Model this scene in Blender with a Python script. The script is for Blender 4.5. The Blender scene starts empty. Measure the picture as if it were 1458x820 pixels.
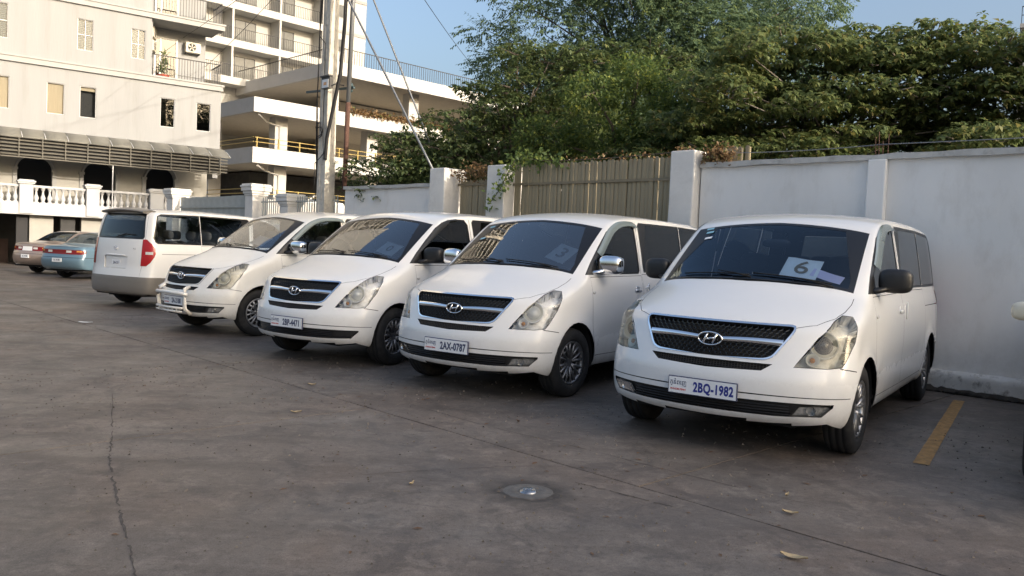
import bpy, bmesh, math, random
import numpy as np
from mathutils import Vector, Matrix

random.seed(7); rng = np.random.default_rng(7)
rad = math.radians
sc = bpy.context.scene
COL = sc.collection

# ------------------------------------------------------------------ camera
def make_camera():
    cd = bpy.data.cameras.new("camera"); cam = bpy.data.objects.new("camera", cd); COL.objects.link(cam)
    cd.sensor_width = 36; cd.lens = 36 * 1158.82 / 1458; cd.clip_end = 2000; cd.clip_start = 0.05
    p, r = -0.0478, 0.0448
    r0 = Vector((1, 0, 0)); u0 = Vector((0, -math.sin(p), math.cos(p))); f0 = Vector((0, math.cos(p), math.sin(p)))
    X = r0 * math.cos(r) + u0 * math.sin(r); Y = -r0 * math.sin(r) + u0 * math.cos(r); Z = -f0
    m = Matrix((X, Y, Z)).transposed().to_4x4(); m.translation = (0, 0, 1.445)
    cam.matrix_world = m
    sc.camera = cam
make_camera()

# ------------------------------------------------------------------ light
SUN_H = Vector((0.80, -0.60, 0)).normalized(); SUN_EL = rad(17)
w = bpy.data.worlds.new("World"); sc.world = w; w.use_nodes = True
nt = w.node_tree; bg = nt.nodes["Background"]
sky = nt.nodes.new("ShaderNodeTexSky"); sky.sky_type = 'NISHITA'; sky.sun_disc = False
sky.sun_elevation = SUN_EL; sky.sun_rotation = math.atan2(SUN_H.x, SUN_H.y)
sky.air_density = 1.0; sky.dust_density = 8.0; sky.ozone_density = 1.8
nt.links.new(sky.outputs[0], bg.inputs[0]); bg.inputs[1].default_value = 0.15
sd = bpy.data.lights.new("sun", 'SUN'); sd.energy = 2.0; sd.angle = rad(0.5); sd.color = (1.0, 0.88, 0.74)
so = bpy.data.objects.new("sun", sd); COL.objects.link(so)
sv = Vector((SUN_H.x * math.cos(SUN_EL), SUN_H.y * math.cos(SUN_EL), math.sin(SUN_EL)))
so.rotation_euler = sv.to_track_quat('Z', 'Y').to_euler()
sc.view_settings.view_transform = 'Standard'; sc.view_settings.look = 'None'; sc.view_settings.gamma = 1
sc.view_settings.exposure = 1.25
sc.cycles.max_bounces = 8; sc.cycles.transparent_max_bounces = 24

# ------------------------------------------------------------------ materials
M = {}
def N(nt, t, **kw):
    n = nt.nodes.new(t)
    for k, v in kw.items(): setattr(n, k, v)
    return n
def pbr(name, col, rough=.5, metal=0, noise=0, scale=3, bump=0, bscale=60, coat=0, spec=.5, dirt=None, dscale=2, damt=.5, stretch=(1,1,1), emit=None, coords='Object'):
    if name in M: return M[name]
    m = bpy.data.materials.new(name); m.use_nodes = True; nt = m.node_tree; b = nt.nodes["Principled BSDF"]
    b.inputs["Base Color"].default_value = (*col, 1); b.inputs["Roughness"].default_value = rough
    b.inputs["Metallic"].default_value = metal; b.inputs["Coat Weight"].default_value = coat; b.inputs["Coat Roughness"].default_value = .04
    b.inputs["Specular IOR Level"].default_value = spec
    if emit: b.inputs["Emission Color"].default_value = (*emit[:3], 1); b.inputs["Emission Strength"].default_value = emit[3]
    tc = N(nt, "ShaderNodeTexCoord"); mp = N(nt, "ShaderNodeMapping"); mp.inputs["Scale"].default_value = stretch
    nt.links.new(tc.outputs[coords], mp.inputs[0]); out = None
    if noise or dirt:
        nz = N(nt, "ShaderNodeTexNoise"); nz.inputs["Scale"].default_value = scale; nz.inputs["Detail"].default_value = 8; nz.inputs["Roughness"].default_value = .6
        nt.links.new(mp.outputs[0], nz.inputs[0])
        cr = N(nt, "ShaderNodeValToRGB"); cr.color_ramp.elements[0].position = .3; cr.color_ramp.elements[1].position = .7
        cr.color_ramp.elements[0].color = (*[c * (1 - noise) for c in col], 1); cr.color_ramp.elements[1].color = (*[min(1, c * (1 + noise * .5)) for c in col], 1)
        nt.links.new(nz.outputs[0], cr.inputs[0]); out = cr.outputs[0]
        if dirt:
            n2 = N(nt, "ShaderNodeTexNoise"); n2.inputs["Scale"].default_value = dscale; n2.inputs["Detail"].default_value = 10; n2.inputs["Roughness"].default_value = .7
            nt.links.new(mp.outputs[0], n2.inputs[0])
            r2 = N(nt, "ShaderNodeValToRGB"); r2.color_ramp.elements[0].position = .52; r2.color_ramp.elements[1].position = .72
            r2.color_ramp.elements[0].color = (0, 0, 0, 1); r2.color_ramp.elements[1].color = (damt, damt, damt, 1)
            nt.links.new(n2.outputs[0], r2.inputs[0])
            mx = N(nt, "ShaderNodeMixRGB"); nt.links.new(r2.outputs[0], mx.inputs[0]); nt.links.new(out, mx.inputs[1]); mx.inputs[2].default_value = (*dirt, 1); out = mx.outputs[0]
        nt.links.new(out, b.inputs["Base Color"])
    if bump:
        nb = N(nt, "ShaderNodeTexNoise"); nb.inputs["Scale"].default_value = bscale; nb.inputs["Detail"].default_value = 5
        nt.links.new(mp.outputs[0], nb.inputs[0])
        bp = N(nt, "ShaderNodeBump"); bp.inputs["Strength"].default_value = bump; bp.inputs["Distance"].default_value = .01
        nt.links.new(nb.outputs[0], bp.inputs["Height"]); nt.links.new(bp.outputs[0], b.inputs["Normal"])
    M[name] = m; return m
def glass(name, tint, refl=(1,1,1), rough=.01, ior=1.5):
    if name in M: return M[name]
    m = bpy.data.materials.new(name); m.use_nodes = True; nt = m.node_tree; nt.nodes.clear()
    o = N(nt, "ShaderNodeOutputMaterial"); t = N(nt, "ShaderNodeBsdfTransparent"); g = N(nt, "ShaderNodeBsdfGlossy")
    t.inputs[0].default_value = (*tint, 1); g.inputs["Roughness"].default_value = rough; g.inputs[0].default_value = (*refl, 1)
    f = N(nt, "ShaderNodeFresnel"); f.inputs[0].default_value = ior; mx = N(nt, "ShaderNodeMixShader")
    nt.links.new(f.outputs[0], mx.inputs[0]); nt.links.new(t.outputs[0], mx.inputs[1]); nt.links.new(g.outputs[0], mx.inputs[2]); nt.links.new(mx.outputs[0], o.inputs[0])
    M[name] = m; return m
pbr('paint_white', (.80, .80, .79), .30, coat=.6, noise=.03, scale=1.0, dirt=(.60, .56, .50), dscale=2, damt=.10)
pbr('paint_pearl', (.80, .79, .75), .3, coat=.6, noise=.06, scale=1.6, dirt=(.5, .45, .38), dscale=4, damt=.2)
pbr('paint_beige_lower', (.19, .175, .155), .4, coat=.3, noise=.06)
pbr('paint_blue', (.125, .205, .265), .28, coat=.6, metal=.2, noise=.08)
pbr('paint_champagne', (.30, .235, .195), .28, coat=.6, metal=.3, noise=.08)
pbr('paint_cream', (.66, .62, .50), .3, coat=.6, noise=.05)
pbr('black_plastic', (.018, .018, .019), .42, noise=.3, scale=20)
pbr('black_gloss', (.008, .008, .009), .08, coat=.5)
pbr('frit', (.010,.010,.011), .38)
pbr('black_matte', (.01, .01, .01), .9)
pbr('lining', (.035, .035, .037), .9)
pbr('seat_fabric', (.06, .062, .066), .9, noise=.2)
pbr('interior_plastic', (.05, .05, .052), .6)
pbr('rubber', (.014, .014, .015), .75, noise=.4, scale=12, dirt=(.07, .062, .055), dscale=6, damt=.5)
pbr('chrome', (.93, .93, .94), .10, metal=1)
pbr('reflector', (.74, .74, .72), .38, metal=.25)
pbr('lamp_silver', (.92,.91,.89), .35, metal=.0, noise=.30, scale=16)
pbr('fog_metal', (.55,.55,.54), .2, metal=.7, noise=.6, scale=30)
pbr('alloy', (.42, .42, .43), .28, metal=.85, noise=.2, scale=10)
pbr('hub_dark', (.03, .03, .032), .6)
pbr('visor_grey', (.16, .20, .21), .12, coat=.5)
pbr('lens_red', (.36, .006, .008), .25, coat=.3)
pbr('lens_white', (.62, .60, .58), .15, coat=.8)
pbr('lens_amber', (.6, .25, .05), .15, coat=.8)
pbr('plate_white', (.80, .82, .84), .45, noise=.06)
pbr('plate_blue', (.02, .03, .22), .5)
pbr('plate_dark', (.05, .06, .12), .5)
pbr('plate_red', (.55, .06, .04), .5)
pbr('paper', (.92, .97, .96), .8, noise=.05)
pbr('paper_lilac', (.74, .70, .88), .8, noise=.05)
pbr('ink', (.09, .085, .06), .7)
pbr('ink_brown', (.25, .20, .12), .7)
pbr('sticker_blue', (.25, .50, .60), .5)
glass('glass_clear', (.90, .94, .96), (.74,.88,1.0), ior=1.6)
glass('glass_tint', (.74, .80, .85), (.95,.95,.95), ior=2.9)
glass('glass_dark', (.10, .11, .11), ior=1.6)
glass('glass_black', (.025, .025, .025), ior=1.6)
glass('lens_clear', (.93, .94, .94), rough=.03)
glass('lens_yellowed', (.93, .91, .83), rough=.10)
pbr('lens_haze', (.66, .64, .56), .3, coat=.4)

def road_film(name, z0=.62, a=.62, col=(.36,.31,.25), rg=(.26,.62), zlo=.22):
    m = M[name]; nt = m.node_tree; b = nt.nodes["Principled BSDF"]; src = b.inputs["Base Color"].links[0].from_socket
    tc = N(nt, "ShaderNodeTexCoord"); sp = N(nt, "ShaderNodeSeparateXYZ"); nt.links.new(tc.outputs['Object'], sp.inputs[0])
    nz = N(nt, "ShaderNodeTexNoise"); nz.inputs["Scale"].default_value = 9; nz.inputs["Detail"].default_value = 10; nz.inputs["Roughness"].default_value = .75; nt.links.new(tc.outputs['Object'], nz.inputs[0])
    mr = N(nt, "ShaderNodeMapRange"); mr.inputs[1].default_value = zlo; mr.inputs[2].default_value = z0; mr.inputs[3].default_value = a; mr.inputs[4].default_value = .03; nt.links.new(sp.outputs[2], mr.inputs[0])
    r = N(nt, "ShaderNodeValToRGB"); r.color_ramp.elements[0].position = .25; r.color_ramp.elements[1].position = .80; nt.links.new(nz.outputs[0], r.inputs[0])
    ml = N(nt, "ShaderNodeMath", operation='MULTIPLY'); nt.links.new(mr.outputs[0], ml.inputs[0]); nt.links.new(r.outputs[0], ml.inputs[1])
    mx = N(nt, "ShaderNodeMixRGB"); nt.links.new(ml.outputs[0], mx.inputs[0]); nt.links.new(src, mx.inputs[1]); mx.inputs[2].default_value = (*col,1); nt.links.new(mx.outputs[0], b.inputs["Base Color"])
    rr = N(nt, "ShaderNodeMapRange"); rr.inputs[3].default_value = rg[0]; rr.inputs[4].default_value = rg[1]; nt.links.new(ml.outputs[0], rr.inputs[0]); nt.links.new(rr.outputs[0], b.inputs["Roughness"])
road_film('paint_white'); road_film('paint_pearl')

# ------------------------------------------------------------------ mesh helpers
class MB:
    def __init__(s): s.v = []; s.f = []
    def add(s, vs, fs, mtx=None):
        o = len(s.v)
        s.v += [tuple(mtx @ Vector(v)) if mtx is not None else tuple(v) for v in vs]
        s.f += [tuple(i + o for i in f) for f in fs]; return s
    def box(s, a, b, mtx=None):
        x0, y0, z0 = a; x1, y1, z1 = b
        s.add([(x0,y0,z0),(x1,y0,z0),(x1,y1,z0),(x0,y1,z0),(x0,y0,z1),(x1,y0,z1),(x1,y1,z1),(x0,y1,z1)],
              [(0,3,2,1),(4,5,6,7),(0,1,5,4),(1,2,6,5),(2,3,7,6),(3,0,4,7)], mtx); return s
    def tube(s, pts, r, n=8, cap=True, flat=1.0):
        pts = [Vector(p) for p in pts]; k = len(pts); rs = r if isinstance(r, (list, tuple)) else [r] * k
        o = len(s.v)
        for i, p in enumerate(pts):
            d = (pts[min(i + 1, k - 1)] - pts[max(i - 1, 0)]).normalized()
            u = d.cross(Vector((0, 0, 1)))
            if u.length < 1e-3: u = d.cross(Vector((0, 1, 0)))
            u.normalize(); v = u.cross(d)
            for j in range(n):
                a = 2 * math.pi * j / n; s.v.append(tuple(p + (u * math.cos(a) + v * math.sin(a) * flat) * rs[i]))
        for i in range(k - 1):
            for j in range(n): s.f.append((o + i*n + j, o + i*n + (j+1) % n, o + (i+1)*n + (j+1) % n, o + (i+1)*n + j))
        if cap: s.f.append(tuple(o + j for j in range(n))[::-1]); s.f.append(tuple(o + (k-1)*n + j for j in range(n)))
        return s
    def lathe(s, prof, n=32, axis='x', mtx=None):
        o = len(s.v); k = len(prof); vs = []
        for (a, r) in prof:
            for j in range(n):
                t = 2 * math.pi * j / n; c, q = r * math.cos(t), r * math.sin(t)
                vs.append({'x': (a, c, q), 'y': (c, a, q), 'z': (c, q, a)}[axis])
        fs = [(i*n + j, i*n + (j+1) % n, (i+1)*n + (j+1) % n, (i+1)*n + j) for i in range(k-1) for j in range(n)]
        return s.add(vs, fs, mtx)
    def prism(s, poly, z0, z1, mtx=None):
        n = len(poly); vs = [(x, y, z0) for x, y in poly] + [(x, y, z1) for x, y in poly]
        fs = [tuple(range(n))[::-1], tuple(range(n, 2*n))] + [(i, (i+1) % n, n + (i+1) % n, n + i) for i in range(n)]
        return s.add(vs, fs, mtx)
    def mesh(s, name):
        me = bpy.data.meshes.new(name); me.from_pydata(s.v, [], s.f); me.update(); return me
    def build(s, name, mat, parent=None, smooth=False, bevel=0, loc=None):
        me = s.mesh(name)
        if mat: me.materials.append(M[mat] if isinstance(mat, str) else mat)
        if smooth: me.shade_smooth()
        o = bpy.data.objects.new(name, me); COL.objects.link(o)
        if parent is not None: o.parent = parent
        if loc is not None: o.location = loc
        if bevel:
            md = o.modifiers.new('bevel', 'BEVEL'); md.width = bevel; md.segments = 2; md.limit_method = 'ANGLE'
        return o
def tag(o, label=None, cat=None, group=None, kind=None):
    if label: o['label'] = label
    if cat: o['category'] = cat
    if group: o['group'] = group
    if kind: o['kind'] = kind
    return o
def empty(name, loc=(0,0,0), rz=0, **kw):
    o = bpy.data.objects.new(name, None); COL.objects.link(o); o.location = loc; o.rotation_euler = (0, 0, rz); o.empty_display_size = .1
    return tag(o, **kw)
def link_mesh(name, me, parent=None, loc=(0,0,0), rot=(0,0,0), scale=None, mat=None):
    o = bpy.data.objects.new(name, me); COL.objects.link(o); o.location = loc; o.rotation_euler = rot
    if scale: o.scale = scale
    if parent is not None: o.parent = parent
    if mat is not None: setmat(o, mat)
    return o
def setmat(o, mat):
    m = M[mat] if isinstance(mat, str) else mat
    if len(o.data.materials) == 0: o.data.materials.append(m)
    o.material_slots[0].link = 'OBJECT'; o.material_slots[0].material = m
def kids(o): return [c for c in ALL() if c.parent == o]
def ALL(): return list(COL.objects)
def copy_tree(o, parent=None, table=None):
    if table is None:
        table = {}
        for c in ALL(): table.setdefault(c.parent, []).append(c)
    c = o.copy(); COL.objects.link(c)
    if parent is not None: c.parent = parent
    for ch in table.get(o, []): copy_tree(ch, c, table)
    return c
def text_mesh(body, size, name='lettering', bold=.0, sx=1.0, depth=.0008, align='CENTER', spacing=1.0):
    cu = bpy.data.curves.new(name, 'FONT'); cu.body = body; cu.size = size; cu.align_x = align; cu.align_y = 'CENTER'
    cu.offset = bold; cu.extrude = depth; cu.space_character = spacing; cu.resolution_u = 3
    o = bpy.data.objects.new(name, cu); COL.objects.link(o)
    dg = bpy.context.evaluated_depsgraph_get(); dg.update()
    me = bpy.data.meshes.new_from_object(o.evaluated_get(dg)); bpy.data.objects.remove(o)
    if sx != 1.0:
        for v in me.vertices: v.co.x *= sx
    me.name = name; me.materials.clear(); return me

# ------------------------------------------------------------------ car bodies: an implicit surface sampled on a box-shaped lattice
def catmull(pts, n=6, closed=True):
    P = [np.array(p, float) for p in pts]; k = len(P); out = []
    for i in range(k if closed else k - 1):
        g = (lambda j: P[j % k]) if closed else (lambda j: P[min(max(j, 0), k - 1)])
        a, b, c, d = g(i-1), g(i), g(i+1), g(i+2)
        for t in np.linspace(0, 1, n, endpoint=False):
            out.append(.5 * (2*b + (c-a)*t + (2*a - 5*b + 4*c - d)*t*t + (3*b - a - 3*c + d)*t**3))
    if not closed: out.append(P[-1])
    return np.array(out)
def smax(a, b, k):
    h = np.maximum(k - np.abs(a - b), 0) / k
    return np.maximum(a, b) + h*h*h*k/6
class Car:
    def __init__(s, outline, W, warp, k, lo, hi, step, skel):
        s.W, s.warp, s.k = W, warp, k
        C = catmull(outline, 8); A, B = C, np.roll(C, -1, 0)
        s.g0 = np.array([lo[1] - .6, lo[2] - .4]); s.h = .012
        ny = int((hi[1] - lo[1] + 1.2) / s.h); nz = int((hi[2] - lo[2] + .8) / s.h)
        Y, Z = np.meshgrid(s.g0[0] + s.h*np.arange(ny), s.g0[1] + s.h*np.arange(nz), indexing='ij')
        D = np.full(Y.shape, 1e9); ins = np.zeros(Y.shape, bool)
        for a, b in zip(A, B):
            d = b - a; t = np.clip(((Y-a[0])*d[0] + (Z-a[1])*d[1]) / (d@d + 1e-12), 0, 1)
            D = np.minimum(D, (Y-a[0]-t*d[0])**2 + (Z-a[1]-t*d[1])**2)
            if a[1] != b[1]:
                ins ^= ((a[1] > Z) != (b[1] > Z)) & (Y < (b[0]-a[0])*(Z-a[1])/(b[1]-a[1]) + a[0])
        s.S = np.sqrt(D) * np.where(ins, -1, 1)
        s.lattice(lo, hi, step, skel)
    def sd(s, y, z):
        u = np.clip((y - s.g0[0]) / s.h, 0, s.S.shape[0]-1.001); v = np.clip((z - s.g0[1]) / s.h, 0, s.S.shape[1]-1.001)
        i, j = u.astype(int), v.astype(int); a, b = u-i, v-j
        return s.S[i,j]*(1-a)*(1-b) + s.S[i+1,j]*a*(1-b) + s.S[i,j+1]*(1-a)*b + s.S[i+1,j+1]*a*b
    def F(s, P):
        x, y, z = P[..., 0], P[..., 1], P[..., 2]
        y2, z2 = s.warp(np.abs(x), y, z)
        return smax(s.sd(y2, z2), np.abs(x) - s.W(y, z), s.k(y, z))
    def grad(s, P, e=.018):
        G = np.stack([s.F(P + e*np.eye(3)[i]) - s.F(P - e*np.eye(3)[i]) for i in range(3)], -1)
        return G / (np.linalg.norm(G, axis=-1, keepdims=True) + 1e-9)
    def solve(s, O, D, t1, n=34):
        lo = np.zeros(len(O)); hi = np.full(len(O), t1)
        for _ in range(n):
            m = (lo + hi)/2; f = s.F(O + D*m[:, None]); lo = np.where(f < 0, m, lo); hi = np.where(f < 0, hi, m)
        return O + D*lo[:, None]
    def lattice(s, lo, hi, step, skel):
        n = [int(round((hi[i]-lo[i])/step)) for i in range(3)]; n[0] += n[0] % 2
        idx = {}; V = []; Fc = []
        def vid(i, j, k):
            if (i,j,k) not in idx:
                idx[(i,j,k)] = len(V); V.append([lo[0] + (hi[0]-lo[0])*i/n[0], lo[1] + (hi[1]-lo[1])*j/n[1], lo[2] + (hi[2]-lo[2])*k/n[2]])
            return idx[(i,j,k)]
        for i in range(n[0]):
            for j in range(n[1]):
                Fc.append([vid(i,j,n[2]), vid(i+1,j,n[2]), vid(i+1,j+1,n[2]), vid(i,j+1,n[2])])
        for i in range(n[0]):
            for k in range(n[2]):
                Fc.append([vid(i,0,k), vid(i+1,0,k), vid(i+1,0,k+1), vid(i,0,k+1)]); Fc.append([vid(i,n[1],k+1), vid(i+1,n[1],k+1), vid(i+1,n[1],k), vid(i,n[1],k)])
        for j in range(n[1]):
            for k in range(n[2]):
                Fc.append([vid(0,j,k+1), vid(0,j+1,k+1), vid(0,j+1,k), vid(0,j,k)]); Fc.append([vid(n[0],j,k), vid(n[0],j+1,k), vid(n[0],j+1,k+1), vid(n[0],j,k+1)])
        P = np.array(V); O = np.stack([np.clip(P[:,0], -skel[0], skel[0]), np.clip(P[:,1], skel[1], skel[2]), np.clip(P[:,2], skel[3], skel[4])], -1)
        s.V = s.solve(O, P - O, 1.8); s.Fc = Fc
    def front(s, x, z):   # surface point seen from the front
        P = np.array([[x, s.ymid, z]]); return Vector(s.solve(P, np.array([[0, -1.0, 0]]), 4.)[0])
    def rear(s, x, z):
        P = np.array([[x, s.ymid, z]]); return Vector(s.solve(P, np.array([[0, 1.0, 0]]), 4.)[0])
    def side(s, y, z):
        P = np.array([[0, y, z]]); return Vector(s.solve(P, np.array([[1.0, 0, 0]]), 2.)[0])
    def top(s, x, y, z0=1.0):
        P = np.array([[x, y, z0]]); return Vector(s.solve(P, np.array([[0, 0, 1.0]]), 2.)[0])
    def begin(s):
        bm = bmesh.new(); vs = [bm.verts.new(v) for v in s.V]
        for f in s.Fc: bm.faces.new([vs[i] for i in f])
        s.rid = bm.faces.layers.int.new('rid'); bm.normal_update(); s.bm = bm
    def cut(s, pts, axis, rid, src=(0,), cond=None):
        """Cut the surface along a convex outline swept along axis; faces inside get rid."""
        bm = s.bm; L = s.rid; axis = Vector(axis).normalized(); pts = [Vector(p) for p in pts]
        c = sum(pts, Vector()) / len(pts)
        u = axis.orthogonal().normalized(); v = axis.cross(u)
        q = [((p-c).dot(u), (p-c).dot(v)) for p in pts]
        R2 = (max(math.hypot(a, b) for a, b in q) + .08)**2
        F = []
        for f in bm.faces:
            if f[L] not in src: continue
            m = f.calc_center_median(); d = m - c; a, b = d.dot(u), d.dot(v)
            if a*a + b*b > R2 or f.normal.dot(axis) < .02: continue
            if cond and not cond(m): continue
            F.append(f)
        planes = []
        for i in range(len(pts)):
            a, b = pts[i], pts[(i+1) % len(pts)]; e = b - a
            if e.length < 1e-6: continue
            n = e.cross(axis).normalized()
            if (c - a).dot(n) > 0: n = -n
            planes.append((a, n))
        for a, n in planes:
            ins = []; cr = []
            for f in F:
                ds = [(w.co - a).dot(n) for w in f.verts]
                if max(ds) <= 1e-6: ins.append(f)
                elif min(ds) < -1e-6: cr.append(f)
            if cr:
                g = set(cr)
                for f in cr: g.update(f.edges); g.update(f.verts)
                r = bmesh.ops.bisect_plane(bm, geom=list(g), dist=1e-7, plane_co=a, plane_no=n)
                for x in r['geom']:
                    if isinstance(x, bmesh.types.BMFace) and (x.calc_center_median() - a).dot(n) < 0: ins.append(x)
            F = ins
        F = list(dict.fromkeys(F))
        for f in F: f[L] = rid
        return F
    def extract(s, rids, name, mat, parent, offset=0.0, mirror_filter=None, skirt=False):
        L = s.rid; fs = [f for f in s.bm.faces if f[L] in rids and (mirror_filter is None or mirror_filter(f.calc_center_median()))]
        if not fs: return None
        idx = {}; V = []; Fo = []
        for f in fs:
            t = []
            for v in f.verts:
                if v not in idx: idx[v] = len(V); V.append(v.co[:])
                t.append(idx[v])
            Fo.append(t)
        V = np.array(V); G = s.grad(V)
        if offset: V = V + G*offset
        if skirt:
            ec = {}
            for t in Fo:
                for a, b in zip(t, t[1:] + t[:1]): ec[(min(a,b), max(a,b))] = ec.get((min(a,b), max(a,b)), 0) + 1
            rim_ = [e for e, c in ec.items() if c == 1]; V0 = V - G*offset; n0 = len(V); mp = {}; ex_ = []; gx = []
            for e in rim_:
                for i in e:
                    if i not in mp: mp[i] = n0 + len(ex_); ex_.append(V0[i]); gx.append(G[i])
            if ex_:
                V = np.vstack([V, ex_]); G = np.vstack([G, gx])
                Fo = Fo + [[a, b, mp[b], mp[a]] for a, b in rim_]
        me = bpy.data.meshes.new(name); me.from_pydata(V.tolist(), [], Fo); me.update(); me.shade_smooth()
        if skirt: me.materials.append(M[mat]); o = bpy.data.objects.new(name, me); COL.objects.link(o); o.parent = parent; return o
        me.normals_split_custom_set_from_vertices([tuple(g) for g in G])
        me.materials.append(M[mat]); o = bpy.data.objects.new(name, me); COL.objects.link(o)
        if parent is not None: o.parent = parent
        return o
def mirx(pts): return [(-p[0], p[1], p[2]) for p in pts]
def rounded(pts, r=.06, n=4):
    out = []; k = len(pts); P = [Vector(p) for p in pts]
    rs = r if isinstance(r, (list, tuple)) else [r]*k
    for i in range(k):
        a, b, c = P[i-1], P[i], P[(i+1) % k]
        if rs[i] <= 0: out.append(b); continue
        ra = min(rs[i], (a-b).length*.45); rc = min(rs[i], (c-b).length*.45)
        p0 = b + (a-b).normalized()*ra; p1 = b + (c-b).normalized()*rc
        for t in np.linspace(0, 1, n): out.append(p0*(1-t)**2 + b*2*t*(1-t) + p1*t*t)
    return out
def inset(pts, d):
    """move every outline point towards the middle by about d"""
    P = [Vector(p) for p in pts]; c = sum(P, Vector())/len(P); out = []
    for i, p in enumerate(P):
        a, b = P[i-1], P[(i+1) % len(P)]; t = (b - a)
        if t.length < 1e-6: out.append(p); continue
        t.normalize(); n = (c - p) - t*(c - p).dot(t)
        out.append(p + n.normalized()*d if n.length > 1e-6 else p)
    return out
def arch_poly(yc, zc, r, x, n=28):
    return [(x, yc + r*math.cos(a), zc + r*math.sin(a)) for a in np.linspace(0, 2*math.pi, n, endpoint=False)]

def wheel_meshes(R, W, rr, spokes=8, hub='alloy'):
    t = MB(); h = W/2
    prof = [(-h*.8, rr), (-h*.98, rr+.02), (-h, (R+rr)/2), (-h*.93, R-.03), (-h*.80, R-.008), (-h*.5, R), (-h*.47, R-.008), (-h*.43, R-.008), (-h*.40, R), (-.01, R), (-.006, R-.008), (.006, R-.008), (.01, R),
            (h*.40, R), (h*.43, R-.008), (h*.47, R-.008), (h*.5, R), (h*.80, R-.008), (h*.93, R-.03), (h, (R+rr)/2), (h*.98, rr+.02), (h*.8, rr)]
    t.lathe(prof, 40, 'x'); tyre = t.mesh('tyre'); tyre.shade_smooth(); tyre.materials.append(M['rubber'])
    b = MB()
    b.lathe([(h*.82, rr), (h*.88, rr+.008), (h*.86, rr-.012), (h*.62, rr-.022), (-h*.7, rr-.03)], 40, 'x')
    b.lathe([(h*.55, .001), (h*.60, .035), (h*.55, .062), (h*.48, .07)], 20, 'x')
    for k in range(spokes):
        a = 2*math.pi*k/spokes
        for da in (-.16, .16):
            m = Matrix.Rotation(a, 4, 'X')
            p0 = m @ Vector((h*.50, .0, .05)); p1 = Matrix.Rotation(a + da, 4, 'X') @ Vector((h*.66, 0, rr*.62)); p2 = Matrix.Rotation(a + da*1.15, 4, 'X') @ Vector((h*.66, 0, rr-.012))
            b.tube([p0, p1, p2], [.022, .016, .02], 6, flat=.8)
    b.lathe([(h*.60, rr*.60), (h*.66, rr*.62), (h*.60, rr*.66)], 32, 'x')
    rim = b.mesh('rim'); rim.shade_smooth(); rim.materials.append(M[hub])
    d = MB(); d.lathe([(h*.1, .001), (h*.1, rr-.03)], 24, 'x'); disc = d.mesh('brake_disc'); disc.materials.append(M['hub_dark'])
    return tyre, rim, disc
def add_wheels(root, meshes, pos):
    tyre, rim, disc = meshes
    for (x, y, r) in pos:
        wl = link_mesh('wheel', disc, root, (x, y, r), (0, 0, 0 if x > 0 else math.pi))
        wl.rotation_euler = (random.uniform(0, 3), 0, 0 if x > 0 else math.pi)
        link_mesh('tyre', tyre, wl); link_mesh('rim', rim, wl)
def superbox(c, r, e=3.2, n=14, m=24):
    V = []; F = []
    def sp(v, p): return math.copysign(abs(v)**p, v)
    for i in range(n+1):
        a = -math.pi/2 + math.pi*i/n
        for j in range(m):
            b = 2*math.pi*j/m
            V.append((c[0] + r[0]*sp(math.cos(a), 2/e)*sp(math.cos(b), 2/e), c[1] + r[1]*sp(math.cos(a), 2/e)*sp(math.sin(b), 2/e), c[2] + r[2]*sp(math.sin(a), 2/e)))
    for i in range(n):
        for j in range(m): F.append((i*m+j, i*m+(j+1) % m, (i+1)*m+(j+1) % m, (i+1)*m+j))
    return V, F

# ---- the minivan
VO = [(.34,.235),(.24,.25),(.165,.31),(.14,.40),(.137,.50),(.145,.60),(.175,.69),(.20,.76),(.235,.85),(.275,.93),(.335,.985),(.43,1.035),(.56,1.09),(.70,1.145),(.86,1.21),(.97,1.265),
      (1.08,1.335),(1.3,1.475),(1.55,1.632),(1.8,1.78),(1.95,1.838),(2.15,1.88),(2.5,1.912),(3.0,1.925),(3.6,1.925),(4.2,1.915),(4.6,1.895),(4.78,1.87),(4.86,1.83),(4.91,1.74),(4.97,1.52),(5.02,1.28),(5.05,1.0),(5.065,.8),(5.09,.64),(5.105,.52),(5.10,.36),(5.04,.27),(4.8,.25),(4.0,.25),(3.0,.25),(2.0,.25),(1.2,.25),(.7,.24)]
WZ = catmull([(.10,.90),(.25,.915),(.38,.945),(.55,.96),(.75,.962),(.95,.955),(1.08,.940),(1.2,.910),(1.3,.893),(1.5,.862),(1.75,.815),(1.9,.782),(2.1,.72)], 8, False)
def van_W(y, z):
    wv = np.interp(z, WZ[:,0], WZ[:,1])
    wv = wv - .12*np.maximum(0, (.66-y)/.6)**2 - .06*np.maximum(0, (y-4.45)/.65)**2
    for yc in (.97, 4.19):
        r = np.hypot(y-yc, z-.345); wv = wv + .016*np.exp(-((r-.40)/.07)**2)
    wv = wv - .010*np.exp(-((z-.60)/.10)**2)*np.clip((y-1.45)/.2, 0, 1)*np.clip((3.7-y)/.2, 0, 1)
    return wv
def van_warp(x, y, z):
    hf = np.clip((z-.85)/.3, 0, 1); hf = hf*hf*(3-2*hf)
    front = np.clip((2.2-y)/1.0, 0, 1); rear = np.clip((y-4.3)/.6, 0, 1)
    nose = (.28*x*x + .15*x**6)*(1-hf) + (.16*x*x + .12*x**6)*hf
    return y - nose*front + rear*(.10*x*x + .12*x**6), z + np.where(z > .9, 1, 0)*np.clip((z-.9)/.3, 0, 1)*(.085*x*x + .05*x**8)
def van_k(y, z):
    return np.where(z > 1.15, .10, .16) + 0*y
def smooth_k(y, z):
    t = np.clip((z-.85)/.35, 0, 1); return .14*(1-t) + .072*t
van = Car(VO, van_W, van_warp, smooth_k, (-.97,.12,.2), (.97,5.12,1.95), .036, (.45,1.2,4.3,.55,1.12)); van.ymid = 2.5
van.begin()
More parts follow.
